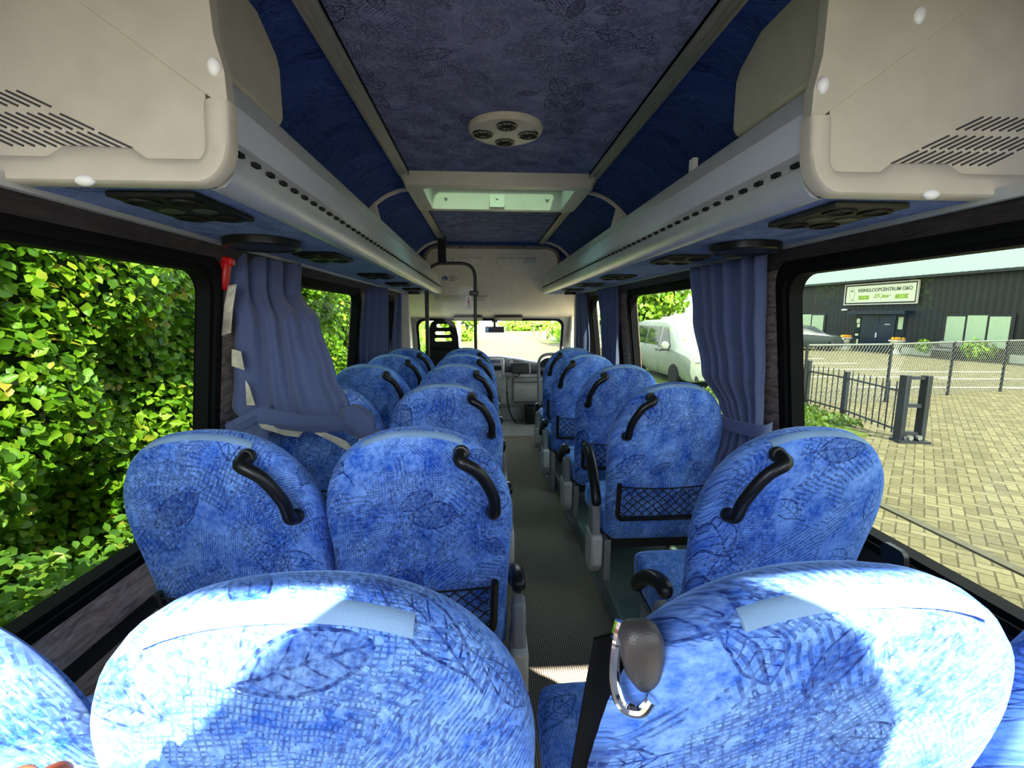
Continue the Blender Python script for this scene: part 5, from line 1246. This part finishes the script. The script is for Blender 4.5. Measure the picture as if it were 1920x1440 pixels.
for p, q, n_ in ((A_, C_, 7), (C_, D_, 8)):
    for z in (GZ + 0.18, GZ + 0.82):
        mb = MB(); mb.tube([(p.x, p.y, z), (q.x, q.y, z)], 0.018, 6); obj('rail', mb, M['fence'], bf)
    for k in range(1, n_ + 1):
        r = p.lerp(q, k / (n_ + 0.6)); mb = MB(); mb.tube([(r.x, r.y, GZ + 0.10), (r.x, r.y, 0.19 if q is D_ else 0.21), (r.x, r.y, 0.23)], [0.011, 0.011, 0.003], 6); obj('bar', mb, M['fence'], bf)
gp = thing('gate_guide', 'dark steel gate guide frame of two uprights at the driveway', 'gate post', (6.9, 6.86, GZ))
for x, y in ((6.74, 6.90), (7.03, 6.83)):
    mb = MB(); mb.box((x, y, (GZ + 0.35) / 2), (0.10, 0.12, 0.35 - GZ), rz=0.2); obj('upright', mb, M['fence'], gp, bevel=0.008)
for z, h in ((0.31, 0.05), (-0.14, 0.06), (GZ + 0.14, 0.08)):
    mb = MB(); mb.box((6.885, 6.865, z), (0.22, 0.07, h), rz=-0.22); obj('crossbar', mb, M['fence'], gp)
mb = MB(); mb.box((6.89, 6.84, GZ + 0.03), (0.46, 0.26, 0.04), rz=-0.22); obj('foot_plate', mb, M['fence'], gp)
for x in (6.81, 6.96):
    mb = MB(); mb.lathe([(0.04, 0), (0.04, 0.05), (0.0001, 0.05)], (x, 6.79, GZ + 0.10), 12, axis=(0, -1, 0)); obj('roller', mb, M['galv'], gp)
tp = thing('wire_fence', 'thin green wire fence panel at the far left of the yard window', 'fence', (8.1, 11.3, GZ))
for x, y in ((8.1, 11.33), (7.5, 13.0)):
    mb = MB(); mb.box((x, y, (GZ + 0.13) / 2), (0.06, 0.06, 0.13 - GZ)); obj('post', mb, M['fence'], tp)
mb = MB()
for k in range(9): mb.tube([(8.1, 11.33, GZ + 0.1 + 0.09 * k), (7.5, 13.0, GZ + 0.1 + 0.09 * k)], 0.005, 4)
for k in range(12): t = k / 11; mb.tube([(8.1 - 0.6 * t, 11.33 + 1.67 * t, GZ + 0.05), (8.1 - 0.6 * t, 11.33 + 1.67 * t, 0.08)], 0.005, 4)
obj('wires', mb, M['galv'], tp)
# ------------------------------------------------------------------ light and camera
w = bpy.data.worlds.new('World'); SC.world = w; w.use_nodes = True
nt = w.node_tree; bg = nt.nodes['Background']
tc = nt.nodes.new('ShaderNodeTexCoord'); sx = nt.nodes.new('ShaderNodeSeparateXYZ'); nt.links.new(tc.outputs['Generated'], sx.inputs[0])
cr = nt.nodes.new('ShaderNodeValToRGB'); nt.links.new(sx.outputs['Z'], cr.inputs[0])
cr.color_ramp.elements[0].position = 0.0; cr.color_ramp.elements[0].color = (0.95, 0.97, 1.0, 1)
cr.color_ramp.elements[1].position = 0.7; cr.color_ramp.elements[1].color = (0.66, 0.81, 1.0, 1)
nt.links.new(cr.outputs[0], bg.inputs[0]); bg.inputs[1].default_value = SKY
az, el = math.radians(SUN_AZ), math.radians(SUN_EL)
sd = Vector((math.sin(az) * math.cos(el), -math.cos(az) * math.cos(el), math.sin(el)))
sl = bpy.data.lights.new('sun', 'SUN'); sl.energy = SUN; sl.angle = math.radians(0.6); sl.color = (1.0, 0.95, 0.86)
so = bpy.data.objects.new('sun', sl); COL.objects.link(so); so.rotation_euler = sd.to_track_quat('Z', 'Y').to_euler(); so.location = sd * 30
cam = bpy.data.cameras.new('camera'); cam.sensor_width = 36; cam.lens = 36 * 860 / 1920; cam.clip_start = 0.02; cam.clip_end = 400
co = bpy.data.objects.new('camera', cam); COL.objects.link(co); co.location = (0, 0, EYE)
co.rotation_euler = (math.radians(90 - 8.53), 0, math.radians(-3.42)); SC.camera = co
vs = SC.view_settings; vs.view_transform = 'Standard'; vs.look = 'None'; vs.gamma = 1; vs.use_curve_mapping = False; vs.exposure = EXPO
SC.cycles.use_denoising = True; SC.cycles.max_bounces = 10; SC.cycles.diffuse_bounces = 5; SC.cycles.transparent_max_bounces = 16; SC.cycles.sample_clamp_indirect = 6
